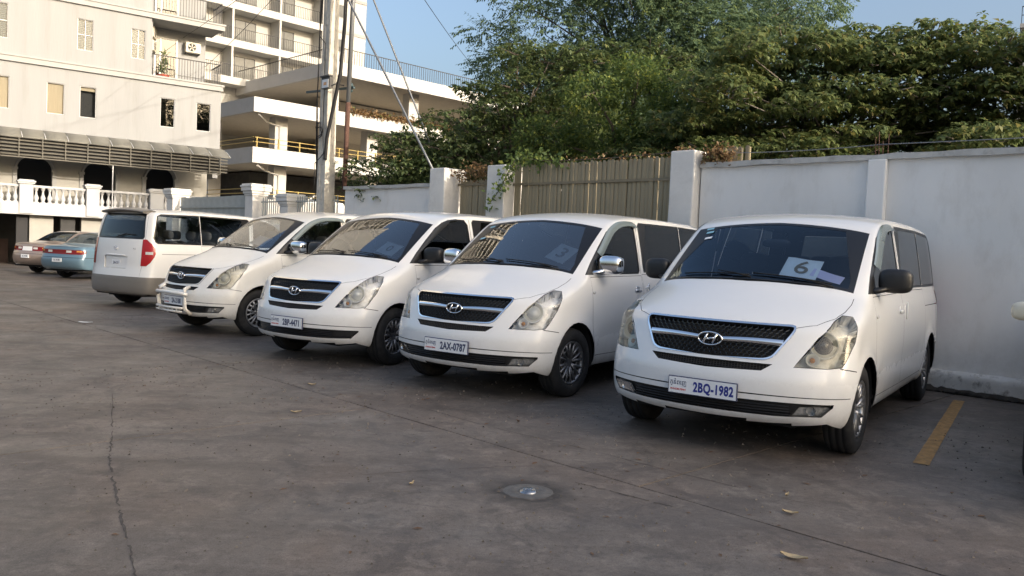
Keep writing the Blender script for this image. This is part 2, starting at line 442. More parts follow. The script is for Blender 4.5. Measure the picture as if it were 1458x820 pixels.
G_BODY, G_GAP = 0, 1
WHEEL_Y = (.97, 4.185)
HL = [(.814,.741,1.063),(.872,.80,1.055),(.897,.77,.985),(.915,.66,.87),(.905,.52,.735),(.885,.497,.700),(.80,.43,.688),(.60,.296,.690),(.63,.33,.745),(.70,.47,.90),(.775,.63,1.02)]
DIAG = (.55,-.83,.05)
GRI = rounded([(-.575,.4,.968),(.575,.4,.968),(.56,.4,.925),(.455,.3,.755),(.40,.3,.738),(0,.24,.722),(-.40,.3,.738),(-.455,.3,.755),(-.56,.4,.925)], [.03,.03,.02,.03,.02,0,.02,.03,.02], 3)
front_c = lambda m: m.y < 1.1
def fc(poly, ax=(0,-1,0)): return poly
# front
for sgn in (1, -1):
    h = HL if sgn > 0 else mirx(HL); ax = (DIAG[0]*sgn, DIAG[1], DIAG[2])
    van.cut(h, ax, G_GAP, cond=front_c); van.cut(inset(h, .005), ax, 10, src=(1,), cond=front_c)
GO = inset(GRI, -.014)
van.cut(GO, (0,-1,0), 11, cond=front_c); van.cut(GRI, (0,-1,0), 12, src=(11,), cond=front_c)
SL = [(-.47,.3,.702),(.47,.3,.702),(.40,.3,.652),(0,.2,.640),(-.40,.3,.652)]
van.cut(SL, (0,-1,0), 13, cond=front_c)
INT = [(-.868,.4,.440),(.868,.4,.440),(.865,.4,.42),(.80,.35,.348),(.5,.3,.335),(-.5,.3,.335),(-.80,.35,.348),(-.865,.4,.42)]
van.cut(INT, (0,-1,0), 14, cond=front_c)
# windscreen
WS = [(-.800,1.10,1.262),(-.4,1.01,1.27),(0,.975,1.275),(.4,1.01,1.27),(.800,1.10,1.262),(.792,1.22,1.35),(.752,1.86,1.740),(.73,1.885,1.765),(.35,1.84,1.795),(0,1.825,1.80),(-.35,1.84,1.795),(-.73,1.885,1.765),(-.752,1.86,1.740),(-.792,1.22,1.35)]
WA = (0,-.53,.848)
wcond = lambda m: .9 < m.y < 2.1 and m.z > 1.15
van.cut(WS, WA, 20, src=(0,1), cond=wcond); van.cut(inset(WS, .042), WA, 21, src=(20,), cond=wcond)
# hood
hood = [(-.70,.49,.985),(-.55,.37,.982),(-.3,.30,.980),(0,.28,.978),(.3,.30,.980),(.55,.37,.982),(.70,.49,.985),(.79,.65,1.05),(.822,.80,1.10),(.83,.95,1.165),(.818,1.10,1.23),(.76,1.25,1.30),(.3,1.30,1.36),(-.3,1.30,1.36),(-.76,1.25,1.30),(-.818,1.10,1.23),(-.83,.95,1.165),(-.822,.80,1.10),(-.79,.65,1.05)]
def on_top(pl):
    out = []
    for (x, y, z) in pl: out.append((x, y, z))
    return out
HA = (0,-.35,.94)
van.cut(hood, HA, G_GAP, cond=lambda m: m.y < 1.3 and m.z > .93); van.cut(inset(hood, .005), HA, 15, src=(1,), cond=lambda m: m.y < 1.3 and m.z > .93)
for f in van.bm.faces:
    if f[van.rid] == 1:
        m = f.calc_center_median()
        if m.y > 1.06 and m.z > 1.15 and abs(m.x) > .55: f[van.rid] = 15 if abs(m.x) < .83 else 0
# sides
FW = [(1.225,1.215),(1.37,1.345),(1.58,1.515),(1.79,1.672),(1.92,1.742),(2.06,1.785),(2.22,1.803),(2.40,1.803),(2.47,1.74),(2.51,1.26),(2.47,1.225)]
SW1 = [(2.615,1.24),(2.60,1.30),(2.56,1.775),(2.60,1.812),(3.80,1.822),(3.80,1.24)]
SW2 = [(3.812,1.24),(3.812,1.822),(4.66,1.805),(4.75,1.765),(4.86,1.35),(4.83,1.27),(4.78,1.24)]
DR = [(1.385,.385),(1.31,.60),(1.30,.90),(1.30,1.195),(2.535,1.208),(2.535,.375)]
SDR = [(2.555,.375),(2.555,1.222),(3.82,1.222),(3.82,.70),(3.80,.55),(3.70,.375)]
for sgn in (1, -1):
    ax = (sgn, 0, 0); sc_ = (lambda m: m.x > .55) if sgn > 0 else (lambda m: m.x < -.55)
    P = lambda q: [(sgn*.85, a, b) for a, b in q]
    for yc in WHEEL_Y: van.cut(arch_poly(yc, .345, .405, sgn*.9), ax, 2, src=(0,), cond=sc_)
    for q, r in ((FW, 30), (SW1, 31), (SW2, 32)):
        van.cut(P(q), ax, 22, src=(0,1), cond=sc_); van.cut(inset(P(q), .028 if r != 30 else .02), ax, r, src=(22,), cond=sc_)
    # dark corner ahead of the door glass
    van.cut(P([(1.2,1.15),(1.2,1.5),(1.44,1.5),(1.46,1.15)]), ax, 22, src=(30,), cond=sc_)
    van.cut(P(DR), ax, 1, cond=sc_); van.cut(inset(P(DR), .006), ax, 40, src=(1,), cond=lambda m, f=sc_: f(m) and 1.3 < m.y < 2.54)
    van.cut(P(SDR), ax, 1, cond=sc_); van.cut(inset(P(SDR), .006), ax, 41, src=(1,), cond=lambda m, f=sc_: f(m) and 2.55 < m.y < 3.83)
    # thin gaps: B pillar, fender to bumper, fuel flap side seam
    van.cut(P([(2.530,1.23),(2.500,1.81),(2.507,1.81),(2.537,1.23)]), ax, 1, cond=sc_)
    van.cut(P([(.47,.690),(.47,.697),(.625,.672),(.625,.665)]), ax, 1, cond=sc_)
    van.cut(P([(3.83,1.045),(3.83,1.053),(4.72,1.053),(4.72,1.045)]), ax, 1, cond=sc_)
# seam across the bumper
van.cut([(-.95,.3,.478),(.95,.3,.478),(.95,.3,.4835),(0,.2,.4895),(-.95,.3,.4835)], (0,-1,0), 1, cond=front_c)
# rear
TL = [(.735,5.03,1.315),(.80,4.98,1.315),(.875,4.9,1.23),(.905,4.85,1.15),(.915,4.83,1.06),(.91,4.86,.98),(.885,4.94,.88),(.83,5.0,.815),(.735,5.06,.815)]
rc = lambda m: m.y > 4.3
for sgn in (1, -1):
    t = TL if sgn > 0 else mirx(TL)
    van.cut(t, (.5*sgn, .86, 0), 50, cond=rc)
TG = [(-.67,5,1.845),(.67,5,1.845),(.735,5,1.33),(.725,5,.80),(.70,5,.60),(-.70,5,.60),(-.725,5,.80),(-.735,5,1.33)]
van.cut(TG, (0,1,0), 1, cond=rc); van.cut(inset(TG, .005), (0,1,0), 51, src=(1,), cond=lambda m: m.y > 4.5)
RW = rounded([(-.62,5,1.80),(.62,5,1.80),(.71,5,1.36),(.69,5,1.315),(-.69,5,1.315),(-.71,5,1.36)], [.05,.05,.03,.03,.03,.03], 3)
van.cut(RW, (0,1,0), 23, src=(51,), cond=rc); van.cut(inset(RW, .03), (0,1,0), 33, src=(23,), cond=rc)
PR = [(-.36,5,.98),(.36,5,.98),(.33,5,.745),(-.33,5,.745)]
van.cut(PR, (0,1,0), 52, src=(51,), cond=rc)
RB = [(0,4.62,.1),(0,4.62,.60),(0,5.3,.60),(0,5.3,.1)]
for sgn in (1, -1):
    van.cut([(sgn*.9, p[1], p[2]) for p in RB], (sgn,0,0), 53, cond=lambda m, s=sgn: m.x*s > .6 and m.y > 4.5)
van.cut([(-.95,5,.605),(.95,5,.605),(.95,5,.1),(-.95,5,.1)], (0,1,0), 53, cond=lambda m: m.y > 4.6)
for f in list(van.bm.faces):
    if f[van.rid] == 0 and f.normal.z < -.75 and f.calc_center_median().z < .32: f[van.rid] = 2

def lining(car, name, windows, parent, off=-.02, wheels=(), zmin=.27):
    """dark inner skin that shows in the panel gaps; left open where the glass is"""
    V = car.V; G = car.grad(V); V2 = V + G*off; keep = []
    C = np.array([V[f].mean(0) for f in car.Fc]); GN = np.array([G[f].mean(0) for f in car.Fc])
    ok = np.ones(len(C), bool)
    for pts, ax, md, *mg in windows:
        mg = mg[0] if mg else .012
        ax = Vector(ax).normalized(); u = ax.orthogonal().normalized(); v = ax.cross(u); c = sum((Vector(p) for p in pts), Vector())/len(pts)
        q = np.array([((Vector(p)-c).dot(u), (Vector(p)-c).dot(v)) for p in pts]); D = C - np.array(c); a = D@np.array(u); b = D@np.array(v)
        area = 0
        for i in range(len(q)): area += q[i-1][0]*q[i][1] - q[i][0]*q[i-1][1]
        sg = 1 if area > 0 else -1; ins = np.ones(len(C), bool)
        for i in range(len(q)):
            p0, p1 = q[i-1], q[i]; e = p1-p0; l = np.hypot(*e)
            if l < 1e-6: continue
            ins &= sg*(e[0]*(b-p0[1]) - e[1]*(a-p0[0]))/l > mg
        ok &= ~(ins & (GN@np.array(ax) > .05) & md(C))
    for yc, zc, r in wheels: ok &= ~((np.hypot(C[:,1]-yc, C[:,2]-zc) < r) & (np.abs(C[:,0]) > .5))
    ok &= C[:,2] > zmin
    fs = [f for f, k in zip(car.Fc, ok) if k]
    used = sorted({i for f in fs for i in f}); mp = {i: j for j, i in enumerate(used)}
    me = bpy.data.meshes.new(name); me.from_pydata(V2[used].tolist(), [], [[mp[i] for i in f] for f in fs]); me.update(); me.shade_smooth(); me.materials.append(M['lining'])
    o = bpy.data.objects.new(name, me); COL.objects.link(o); o.parent = parent; return o

VAN_WHEELS = [(s*.835, y, .345) for s in (1, -1) for y in WHEEL_Y]
def build_van():
    r = empty('minivan')
    nm = {}
    def ex(rids, name, mat, off=0, filt=None, par=None, skirt=False):
        o = van.extract(rids, name, mat, par or r, off, filt, skirt); nm.setdefault(name, []).append(o); return o
    ex((0,), 'body', 'paint_white')
    ex((15,), 'hood', 'paint_white')
    for s_ in (1, -1):
        f = (lambda m: m.x > 0) if s_ > 0 else (lambda m: m.x < 0)
        d = ex((40,), 'front_door', 'paint_white', 0, f); sd_ = ex((41,), 'sliding_door', 'paint_white', 0, f)
        ex((30,), 'door_glass', 'glass_dark', -.004, f); ex((31,), 'side_glass', 'glass_black', -.004, f); ex((32,), 'quarter_glass', 'glass_black', -.004, f)
        hl = ex((10,), 'headlight', 'lens_clear', 0, f)
        b = ex((10,), 'bowl', 'lamp_silver', -.080, f, hl, True)
        ex((50,), 'tail_light', 'lens_red', .006, f)
        # projector: ring and lens, facing ahead
        ax = Vector((s_*.40, -.86, .30)).normalized(); c = van.front(s_*.775, .862) - ax*.052; mt = Matrix.Translation(c) @ ax.to_track_quat('Y', 'Z').to_matrix().to_4x4()
        MB().lathe([(.0,.104),(.022,.109),(.028,.101),(.028,.094),(.004,.088)], 28, 'y', mt).build('lamp_ring', 'lamp_silver', hl, True)
        MB().lathe([(.026,.094),(.018,.080),(.008,.068)], 28, 'y', mt).build('lamp_shroud', 'lens_haze', hl, True)
        MB().lathe([(.000,.070),(.016,.062),(.034,.042),(.042,.02),(.044,.001)], 24, 'y', mt).build('projector_lens', 'black_gloss', hl, True)
        c2 = van.front(s_*.72, .752) - ax*.030; mt2 = Matrix.Translation(c2) @ ax.to_track_quat('Y', 'Z').to_matrix().to_4x4()
        MB().lathe([(-.01,.048),(.012,.052),(.014,.044),(-.02,.02),(-.02,.001)], 20, 'y', mt2).build('indicator_bulb', 'reflector', hl, True)
        MB().lathe([(0,.02),(.012,.016),(.018,.001)], 14, 'y', mt2).build('bulb', 'lens_amber', hl, True)
    ex((20,22,23), 'glass_surround', 'frit', -.001)
    ex((21,), 'windshield', 'glass_tint', -.003)
    ex((33,), 'rear_window', 'glass_dark', -.004)
    tg = ex((51,), 'tailgate', 'paint_white')
    ex((52,), 'plate_recess', 'paint_white', -.025, None, tg, True)
    ex((53,), 'rear_bumper', 'paint_white', .004)
    # grille
    gr = ex((12,), 'grille', 'black_matte', -.04, None, None, True)
    ex((11,), 'chrome_frame', 'chrome', .007, None, gr)
    lower = ex((13,), 'bumper_slot', 'black_matte', -.04, None, None, True)
    intake = ex((14,), 'bumper_intake', 'black_plastic', -.04, None, None, True)
    def ingr(x, z):
        if z > .962 or z < .722 + .1*abs(x)**2: return False
        lim = .445 + (z-.74)/(.965-.74)*.12; return abs(x) < lim
    hexm = MB(); p = .021; hz = p*1.15; sx = p*1.0
    row = 0; z = .72
    while z < .972:
        x = -.60 + (sx if row % 2 else 0)
        while x < .60:
            if ingr(x, z):
                cx = []
                for k in range(3):
                    a = math.pi/2 + k*2*math.pi/3 + (math.pi if row % 2 else 0)*0
                    cx.append((x + sx*1.0*math.cos(a)*1.0, z + hz*.62*math.sin(a)))
                hexm.pending = getattr(hexm, 'pending', []) + [((x, z), cx)]
            x += 2*sx
        z += hz*.93; row += 1
    pend = getattr(hexm, 'pending', [])
    def yv(x, z):
        return YG(x, z)
    xs = np.linspace(-.62, .62, 42); zs = np.linspace(.30, 1.0, 48)
    XX, ZZ = np.meshgrid(xs, zs, indexing='ij'); O = np.stack([XX.ravel(), np.full(XX.size, 2.5), ZZ.ravel()], -1)
    S = van.solve(O, np.tile([0,-1.,0], (len(O),1)), 4.)[:,1].reshape(XX.shape)
    def YG(x, z):
        u = (x+.62)/1.24*41; v = (z-.30)/.7*47; i = min(max(int(u), 0), 40); j = min(max(int(v), 0), 46); a, b = u-i, v-j
        return S[i,j]*(1-a)*(1-b)+S[i+1,j]*a*(1-b)+S[i,j+1]*(1-a)*b+S[i+1,j+1]*a*b
    for (x, z), cx in pend:
        for (x2, z2) in cx:
            y0 = YG(x, z)+.012; y1 = YG(x2, z2)+.012; d = Vector((x2-x, 0, z2-z)); n = Vector((-d.z, 0, d.x)).normalized()*.0028
            a = Vector((x, y0, z)); b = Vector((x2, y1, z2)); q = Vector((0, .012, 0))
            hexm.add([a-n, a+n, b+n, b-n, a-n+q, a+n+q, b+n+q, b-n+q], [(0,1,2,3),(0,4,5,1),(3,2,6,7)])
    o = hexm.build('grille_mesh', 'black_gloss', gr); o['kind'] = 'stuff'
    # chrome bar through the middle
    bar = MB(); n = 26
    for sgn in (1, -1):
        o0 = len(bar.v)
        for i in range(n+1):
            x = sgn*(.088 + (.518-.088)*i/n); zc = .848 + .006*math.sin(i/n*3.1); hh = .018 + .009*(i/n)
            y = YG(x, zc) - .004
            bar.v += [(x, y+.016, zc-hh), (x, y, zc-hh*.5), (x, y, zc+hh*.6), (x, y+.016, zc+hh)]
        for i in range(n):
            for j in range(3): bar.f.append((o0+i*4+j, o0+(i+1)*4+j, o0+(i+1)*4+j+1, o0+i*4+j+1))
    bar.build('chrome_bar', 'chrome', gr, True)
    # emblem: an oval ring with a slanted H
    em = MB(); y0 = YG(0, .845) - .012
    ring = [(.092*math.cos(a), y0+.006*math.cos(a)**2, .845+.048*math.sin(a)) for a in np.linspace(0, 2*math.pi, 33)]
    em.tube(ring, .0065, 6, False)
    em.tube([(-.052,y0,.812),(-.020,y0,.878)], [.010,.008], 6); em.tube([(.020,y0,.812),(.052,y0,.878)], [.008,.010], 6)
    em.tube([(-.036,y0,.838),(-.008,y0-.002,.842),(.008,y0-.002,.848),(.036,y0,.852)], [.006,.008,.008,.006], 6)
    em.build('emblem', 'chrome', gr, True)
    # slot mesh and intake bars
    sm = MB()
    for z in (.654, .667, .680, .693):
        xs2 = np.linspace(-.46, .46, 24) if z > .66 else np.linspace(-.40, .40, 24)
        sm.tube([(x, YG(x, z)+.012, z) for x in xs2], .0028, 4, False)
    for x in np.arange(-.45, .46, .022): sm.tube([(x, YG(x,.654)+.014, .648), (x, YG(x,.69)+.014, .70)], .0025, 4, False)
    sm.build('slot_mesh', 'black_plastic', lower)
    im = MB()
    for z in (.352, .372, .392, .412):
        xs2 = np.linspace(-.60, .60, 24); im.tube([(x, YG(x, z)+.010, z) for x in xs2], .0055, 4, False)
    im.build('intake_slats', 'black_plastic', intake)
    # fog lamps
    for sg in (1, -1):
        fg = MB(); pts = []
        outl = [(.62,.352),(.66,.412),(.72,.420),(.835,.420),(.845,.408),(.80,.358)]
        oo = [van.front(sg*a, b) + Vector((0, .002, 0)) for a, b in outl]
        cc = sum(oo, Vector())/len(oo) + Vector((0,.0,0))
        fg.add([tuple(v) for v in oo] + [tuple(cc)], [((i, (i+1) % 6, 6) if sg > 0 else ((i+1) % 6, i, 6)) for i in range(6)])
        fo = fg.build('fog_lamp', 'lens_clear', r, True)
        b2 = MB(); c3 = van.front(sg*.73, .387) + Vector((0,.03,0)); mt = Matrix.Translation(c3) @ Vector((sg*.25,-.96,0)).to_track_quat('Y','Z').to_matrix().to_4x4()
        b2.lathe([(.018,.034),(.01,.036),(-.02,.02),(-.02,.001)], 20, 'y', mt); b2.add([tuple(v + Vector((0,.028,0))) for v in oo], [tuple(range(6)) if sg > 0 else tuple(range(6))[::-1]])
        b2.build('fog_reflector', 'fog_metal', fo, True)
        wd = MB(); wd.add([tuple(v*1.0 + Vector((0, .001, 0)) + (v-cc)*.10) for v in oo] + [tuple(v + Vector((0,.002,0))) for v in oo], [(i,(i+1)%6,6+(i+1)%6,6+i) for i in range(6)])
        wd.build('fog_surround', 'black_plastic', fo)
    # plate
    add_plate(r)
    # cowl and wipers
    cw = MB(); cw.tube([van.top(x, 1.005 + .13*(abs(x)/.8)**2, 1.0) for x in np.linspace(-.62,.62,15)], .014, 6, flat=.5); cw.build('cowl', 'black_plastic', r, True)
    for (x0, x1, y1) in ((.66, .02, 1.10), (.02, -.60, 1.13)):
        wp = MB(); P0_ = van.top(x0, 1.01 + .1*(x0/.8)**2) + Vector((0,0,.015)); P1 = van.top((x0+x1)/2, y1-.04) + Vector((0,0,.022))
        wp.tube([P0_, P0_*.5+P1*.5+Vector((0,0,.006)), P1], [.008,.006,.004], 6)
        wp.tube([van.top(x, 1.045 + .10*(x/.8)**2 + .004*i) + Vector((0,-.003,.010)) for i, x in enumerate(np.linspace(x0-.02, x1, 7))], .0055, 5)
        wp.build('wiper', 'black_matte', r, True)
    # mirrors
    for sg in (1, -1):
        V, F = superbox((sg*1.035, 1.50, 1.325), (.125, .075, .098), 3.4)
        V = [(x, y + .25*(abs(x)-.93)*.5, z + (.02 if z > 1.3 else 0)*0) for x, y, z in V]
        mo = MB().add(V, F).build('side_mirror', 'black_plastic', r, True)
        MB().tube([(sg*.87, 1.38, 1.235),(sg*.93, 1.43, 1.245),(sg*1.0, 1.49, 1.27)], [.042,.036,.04], 8, flat=.7).build('mirror_arm', 'black_plastic', mo, True)
        MB().box((sg*1.035-.10, 1.585, 1.25), (sg*1.035+.10, 1.592, 1.40)).build('mirror_glass', 'chrome', mo)
        # side blinker and handles
        p0 = van.side(1.335, 1.035); V, F = superbox((sg*(p0.x+.002), p0.y, p0.z), (.010,.026,.014), 2.5, 8, 12); MB().add(V, F).build('side_blinker', 'lens_white', r, True)
        for y in (2.40, 2.66):
            p1 = van.side(y, 1.04); h = MB(); V, F = superbox((sg*(p1.x+.010), y, 1.04), (.012,.085 if y < 2.5 else .02,.018 if y < 2.5 else .08), 3, 8, 14); h.add(V, F)
            h.build('door_handle', 'paint_white', r, True)
            V, F = superbox((sg*(p1.x-.004), y, 1.04), (.006,.055,.05), 3, 8, 14); MB().add(V, F).build('handle_cup', 'paint_white', r, True)
        # rocker, mud flaps, wheel housing
        for yc in WHEEL_Y:
            ho = MB()
            for i in range(14):
                a0, a1 = math.pi*i/14 - .2*(i == 0), math.pi*(i+1)/14
                ho.add([(sg*.48, yc+.41*math.cos(a0), .345+.41*math.sin(a0)), (sg*.935, yc+.41*math.cos(a0), .345+.41*math.sin(a0)), (sg*.935, yc+.41*math.cos(a1), .345+.41*math.sin(a1)), (sg*.48, yc+.41*math.cos(a1), .345+.41*math.sin(a1))], [(0,1,2,3)])
            ho.box((sg*.47, yc-.41, .25), (sg*.49, yc+.41, .76))
            ho.build('wheel_housing', 'black_matte', r)
            MB().box((min(sg*.74, sg*.90), yc+.385, .17), (max(sg*.74, sg*.90), yc+.395, .42)).build('mud_flap', 'black_matte', r)
    # floor pan
    ub = MB(); ub.box((-.72, .75, .235), (.72, 4.95, .29)); ub.box((-.62,.36,.245),(.62,.75,.285)); ub.build('underbody', 'black_matte', r)
    # inside
    wins = [(WS, WA, lambda C: (C[:,1] < 2.1) & (C[:,2] > 1.1)), (RW, (0,1,0), lambda C: C[:,1] > 4.3)]
    for sg in (1, -1):
        for q in (FW, SW1, SW2): wins.append(([(sg*.85, a, b) for a, b in q], (sg,0,0), lambda C, s=sg: C[:,0]*s > .5))
    for sg in (1, -1): wins.append((HL if sg > 0 else mirx(HL), (DIAG[0]*sg, DIAG[1], DIAG[2]), lambda C, s=sg: (C[:,0]*s > .4) & (C[:,1] < 1.1), -.035))
    for q in (GRI, SL, INT): wins.append((q, (0,-1,0), lambda C: C[:,1] < 1.1, -.03))
    wins.append((PR, (0,1,0), lambda C: C[:,1] > 4.3, -.03))
    lining(van, 'body_lining', wins, r, wheels=[(y, .345, .43) for y in WHEEL_Y])
    dash = MB(); prof = [(1.08,1.17),(1.16,1.20),(1.45,1.18),(1.56,1.12),(1.58,.95),(1.50,.70),(1.05,.70)]
    m = Matrix(((0,0,1,0),(1,0,0,0),(0,1,0,0),(0,0,0,1))); dash.prism(prof, -.66, .66, m); dash.build('dashboard', 'interior_plastic', r)
    sw = MB(); ms = Matrix.Translation((.40,1.66,1.10)) @ Matrix.Rotation(rad(28), 4, 'X')
    ring = [tuple(ms @ Vector((.19*math.cos(a), 0, .19*math.sin(a)))) for a in np.linspace(0, 2*math.pi, 25)]
    sw.tube(ring, .016, 6, False)
    for a in (0, math.pi, -math.pi/2): sw.tube([ms @ Vector((0,0,0)), ms @ Vector((.19*math.cos(a),0,.19*math.sin(a)))], .02, 6)
    sw.build('steering_wheel', 'black_plastic', r, True)
    seat = MB()
    V, F = superbox((0, 0, .66), (.25,.27,.10), 4); seat.add(V, F)
    V, F = superbox((0, 0, 0), (.24,.075,.33), 4); seat.add(V, F, Matrix.Translation((0,.30,.98)) @ Matrix.Rotation(rad(-12), 4, 'X'))
    V, F = superbox((0, .42, 1.42), (.14,.055,.095), 3); seat.add(V, F)
    me = seat.mesh('seat'); me.shade_smooth(); me.materials.append(M['seat_fabric'])
    for (x, y) in ((.42,2.0),(-.42,2.0),(-.48,2.95),(0,2.95),(.48,2.95),(-.48,3.85),(0,3.85),(.48,3.85)): link_mesh('seat', me, r, (x, y, 0))
    mir = MB(); V, F = superbox((0, 1.72, 1.60), (.13,.02,.04), 3, 8, 12); mir.add(V, F); mir.build('cabin_mirror', 'black_plastic', r, True)
    # rear fittings
    sp = MB(); n = 18
    for i in range(n+1):
        x = -.64 + 1.28*i/n; e = 1 - (abs(x)/.64)**8*.6; zt = van.top(x, 4.60, 1.2).z; yb = 4.99 - .14*x*x
        sp.v += [(x, 4.62, zt-.01), (x, 4.74, zt+.028*e), (x, yb, zt-.012), (x, yb+.012, zt-.035), (x, yb-.03, zt-.055), (x, 4.80, zt-.06)]
    for i in range(n):
        for j in range(6): sp.f.append((i*6+j, i*6+(j+1) % 6, (i+1)*6+(j+1) % 6, (i+1)*6+j))
    sp.f += [tuple(range(6)), tuple(range(n*6, n*6+6))[::-1]]
    sp.build('spoiler', 'paint_white', r, True)
    rwp = MB(); a = van.rear(.0, 1.34) + Vector((0,.03,0)); b = van.rear(-.30, 1.42) + Vector((0,.03,0)); rwp.tube([a, b], .009, 6); rwp.tube([van.rear(-.02,1.375)+Vector((0,.02,0)), van.rear(-.50,1.40)+Vector((0,.02,0))], .007, 5); rwp.build('rear_wiper', 'black_matte', r)
    hm = MB(); V, F = superbox((0, 5.045, 1.0), (.30,.02,.014), 3, 8, 14); hm.add(V, F); hm.build('tailgate_handle', 'paint_white', r, True)
    return r, nm
PLATE_Y = [.125]
def add_plate(r, z=.482):
    p = MB().box((-.268,.118,z-.066), (.268,.135,z+.066)).build('number_plate', 'plate_dark', r, bevel=.004)
    p.rotation_euler = (rad(0), 0, 0)
    MB().box((-.26,.1145,z-.059), (.26,.118,z+.059)).build('plate_face', 'plate_white', p)
    return p
def plate_text(p, num, z=.482, ink='plate_blue', y=.1138, sx=1, flip=False, cx=.075):
    R_ = (rad(90), 0, 0)
    me = text_mesh(num, .098, 'plate_number', bold=.0035, sx=.70, spacing=1.08); link_mesh('plate_number', me, p, (cx+.012, y, z-.004), R_, mat=ink)
    me = text_mesh('ភ្នំពេញ', .050, 'plate_script', sx=.85); link_mesh('plate_script', me, p, (-.185, y, z+.018), R_, mat='plate_dark')
    me = text_mesh('PHNOM PENH', .019, 'plate_city', bold=.0004); link_mesh('plate_city', me, p, (-.185, y, z-.032), R_, mat='plate_red')
VAN, VNM = build_van()
W_VAN = wheel_meshes(.345, .215, .213)
add_wheels(VAN, W_VAN, VAN_WHEELS)
WHITE_PARTS = {'body','hood','front_door','sliding_door','tailgate','plate_recess','rear_bumper','door_handle','handle_cup','spoiler'}
def tree_of(root):
    table = {}
    for c in ALL(): table.setdefault(c.parent, []).append(c)
    out = []
    def rec(o):
        for c in table.get(o, []): out.append(c); rec(c)
    rec(root); return out
def base(n): return n.split('.')[0]
def restyle(root, rules):
    for c in tree_of(root):
        b = base(c.name)
        if b in rules: setmat(c, rules[b])
def place(root, X, Y, th): root.location = (X, Y, 0); root.rotation_euler = (0, 0, -th)
def drop(root, names):
    for c in tree_of(root):
        if base(c.name) in names: bpy.data.objects.remove(c)
def visors(root):
    for sg in (1, -1):
        v = MB(); n = 16; q = [(1.50,1.465),(1.58,1.525),(1.79,1.692),(1.92,1.762),(2.06,1.805),(2.22,1.823),(2.40,1.823),(2.49,1.80)]
        Q = catmull(q, 3, False)
        for (y, z) in Q:
            a = van.side(y + .016, z-.010); b = van.side(y + .040, z-.062)
            v.v += [(sg*(a.x+.006), a.y, a.z), (sg*(b.x+.034), b.y, b.z), (sg*(b.x+.030), b.y, b.z-.003)]
        for i in range(len(Q)-1):
            for j in range(2): v.f.append((i*3+j, i*3+j+1, (i+1)*3+j+1, (i+1)*3+j))
        v.build('window_visor', 'visor_grey', root, True)
vans = {}
vans['A'] = VAN
for k in 'BCDE': vans[k] = copy_tree(VAN)
place(vans['A'], 1.369, 5.886, .6046); place(vans['B'], -.682, 7.743, .5854); place(vans['C'], -2.671, 9.329, .5804); place(vans['D'], -5.001, 11.746, .690)
th = .5338 + math.pi; E0 = Vector((-7.615, 15.486)); 
place(vans['E'], 0, 0, th)
off = Vector((5.10*math.sin(th), 5.10*math.cos(th))); vans['E'].location = (E0.x - off.x, E0.y - off.y, 0)
GRP = 'white minivans parked in the angled bays along the wall'
tag(vans['A'], 'white minivan with black mirrors and paper 6 in its windscreen, number plate 2BQ-1982', 'minivan', GRP)
tag(vans['B'], 'white minivan with chrome mirrors and paper 3 in its windscreen, number plate 2AX-0787', 'minivan', GRP)
tag(vans['C'], 'white minivan without fog lamps, black mirror, number plate 2BP-4471', 'minivan', GRP)
tag(vans['D'], 'pearl white minivan with a white nudge bar across its front bumper', 'minivan', GRP)
tag(vans['E'], 'white minivan seen from behind, red tail light, grey lower bumper', 'minivan', GRP)
def plate_of(v): return [c for c in tree_of(v) if base(c.name) == 'number_plate'][0]
plate_text(plate_of(vans['A']), '2BQ-1982'); plate_text(plate_of(vans['B']), '2AX-0787', ink='plate_dark'); plate_text(plate_of(vans['C']), '2BP-4471', ink='plate_dark'); plate_text(plate_of(vans['D']), '2A-2188', ink='plate_dark')
restyle(vans['A'], {'headlight': 'lens_yellowed', 'windshield': 'glass_clear'})
restyle(vans['B'], {'side_mirror': 'chrome', 'mirror_arm': 'chrome', 'door_handle': 'chrome', 'handle_cup': 'chrome', 'projector_lens': 'reflector'})
pbr('alloy_dark', (.24,.24,.25), .35, metal=.8, noise=.3, scale=10)
restyle(vans['C'], {'projector_lens': 'reflector', 'rim': 'alloy_dark'})
restyle(vans['B'], {'rim': 'alloy_dark'})
restyle(vans['D'], {**{n: 'paint_pearl' for n in WHITE_PARTS}, 'headlight': 'lens_yellowed', 'side_mirror': 'chrome', 'door_glass': 'glass_clear', 'projector_lens': 'reflector', 'chrome_frame': 'paint_pearl'})
restyle(vans['E'], {'rear_bumper': 'paint_beige_lower', 'side_glass': 'glass_clear', 'quarter_glass': 'glass_clear', 'side_mirror': 'paint_white', 'spoiler': 'paint_beige_lower'})
drop(vans['C'], {'fog_lamp', 'fog_reflector', 'fog_surround'})
for k in 'ABD': visors(vans[k])
for k, a in (('A', 0), ('B', -4), ('C', 5), ('D', -7)):
    for c in tree_of(vans[k]):
        if base(c.name) == 'wheel' and c.location.y < 2: c.rotation_mode = 'ZYX' if False else 'XYZ'; c.rotation_euler.z += rad(a); c.rotation_euler.x += a*.37
# nudge bar of D
nb = MB()
for sg in (1, -1): nb.tube([(sg*.36,.19,.30),(sg*.36,.10,.38),(sg*.37,.08,.52),(sg*.36,.10,.66),(sg*.34,.17,.70)], .030, 8)
nb.tube([(-.42,.10,.585),(-.36,.055,.60),(0,.035,.605),(.36,.055,.60),(.42,.10,.585)], .026, 8)
nb.tube([(-.36,.055,.39),(0,.035,.385),(.36,.055,.39)], .018, 8); nb.tube([(-.36,.055,.34),(0,.035,.335),(.36,.055,.34)], .014, 8)
for x in (-.24,-.12,0,.12,.24): nb.tube([(x,.04,.335),(x,.04,.40)], .01, 6)
nb.build('nudge_bar', 'paint_pearl', vans['D'], True)
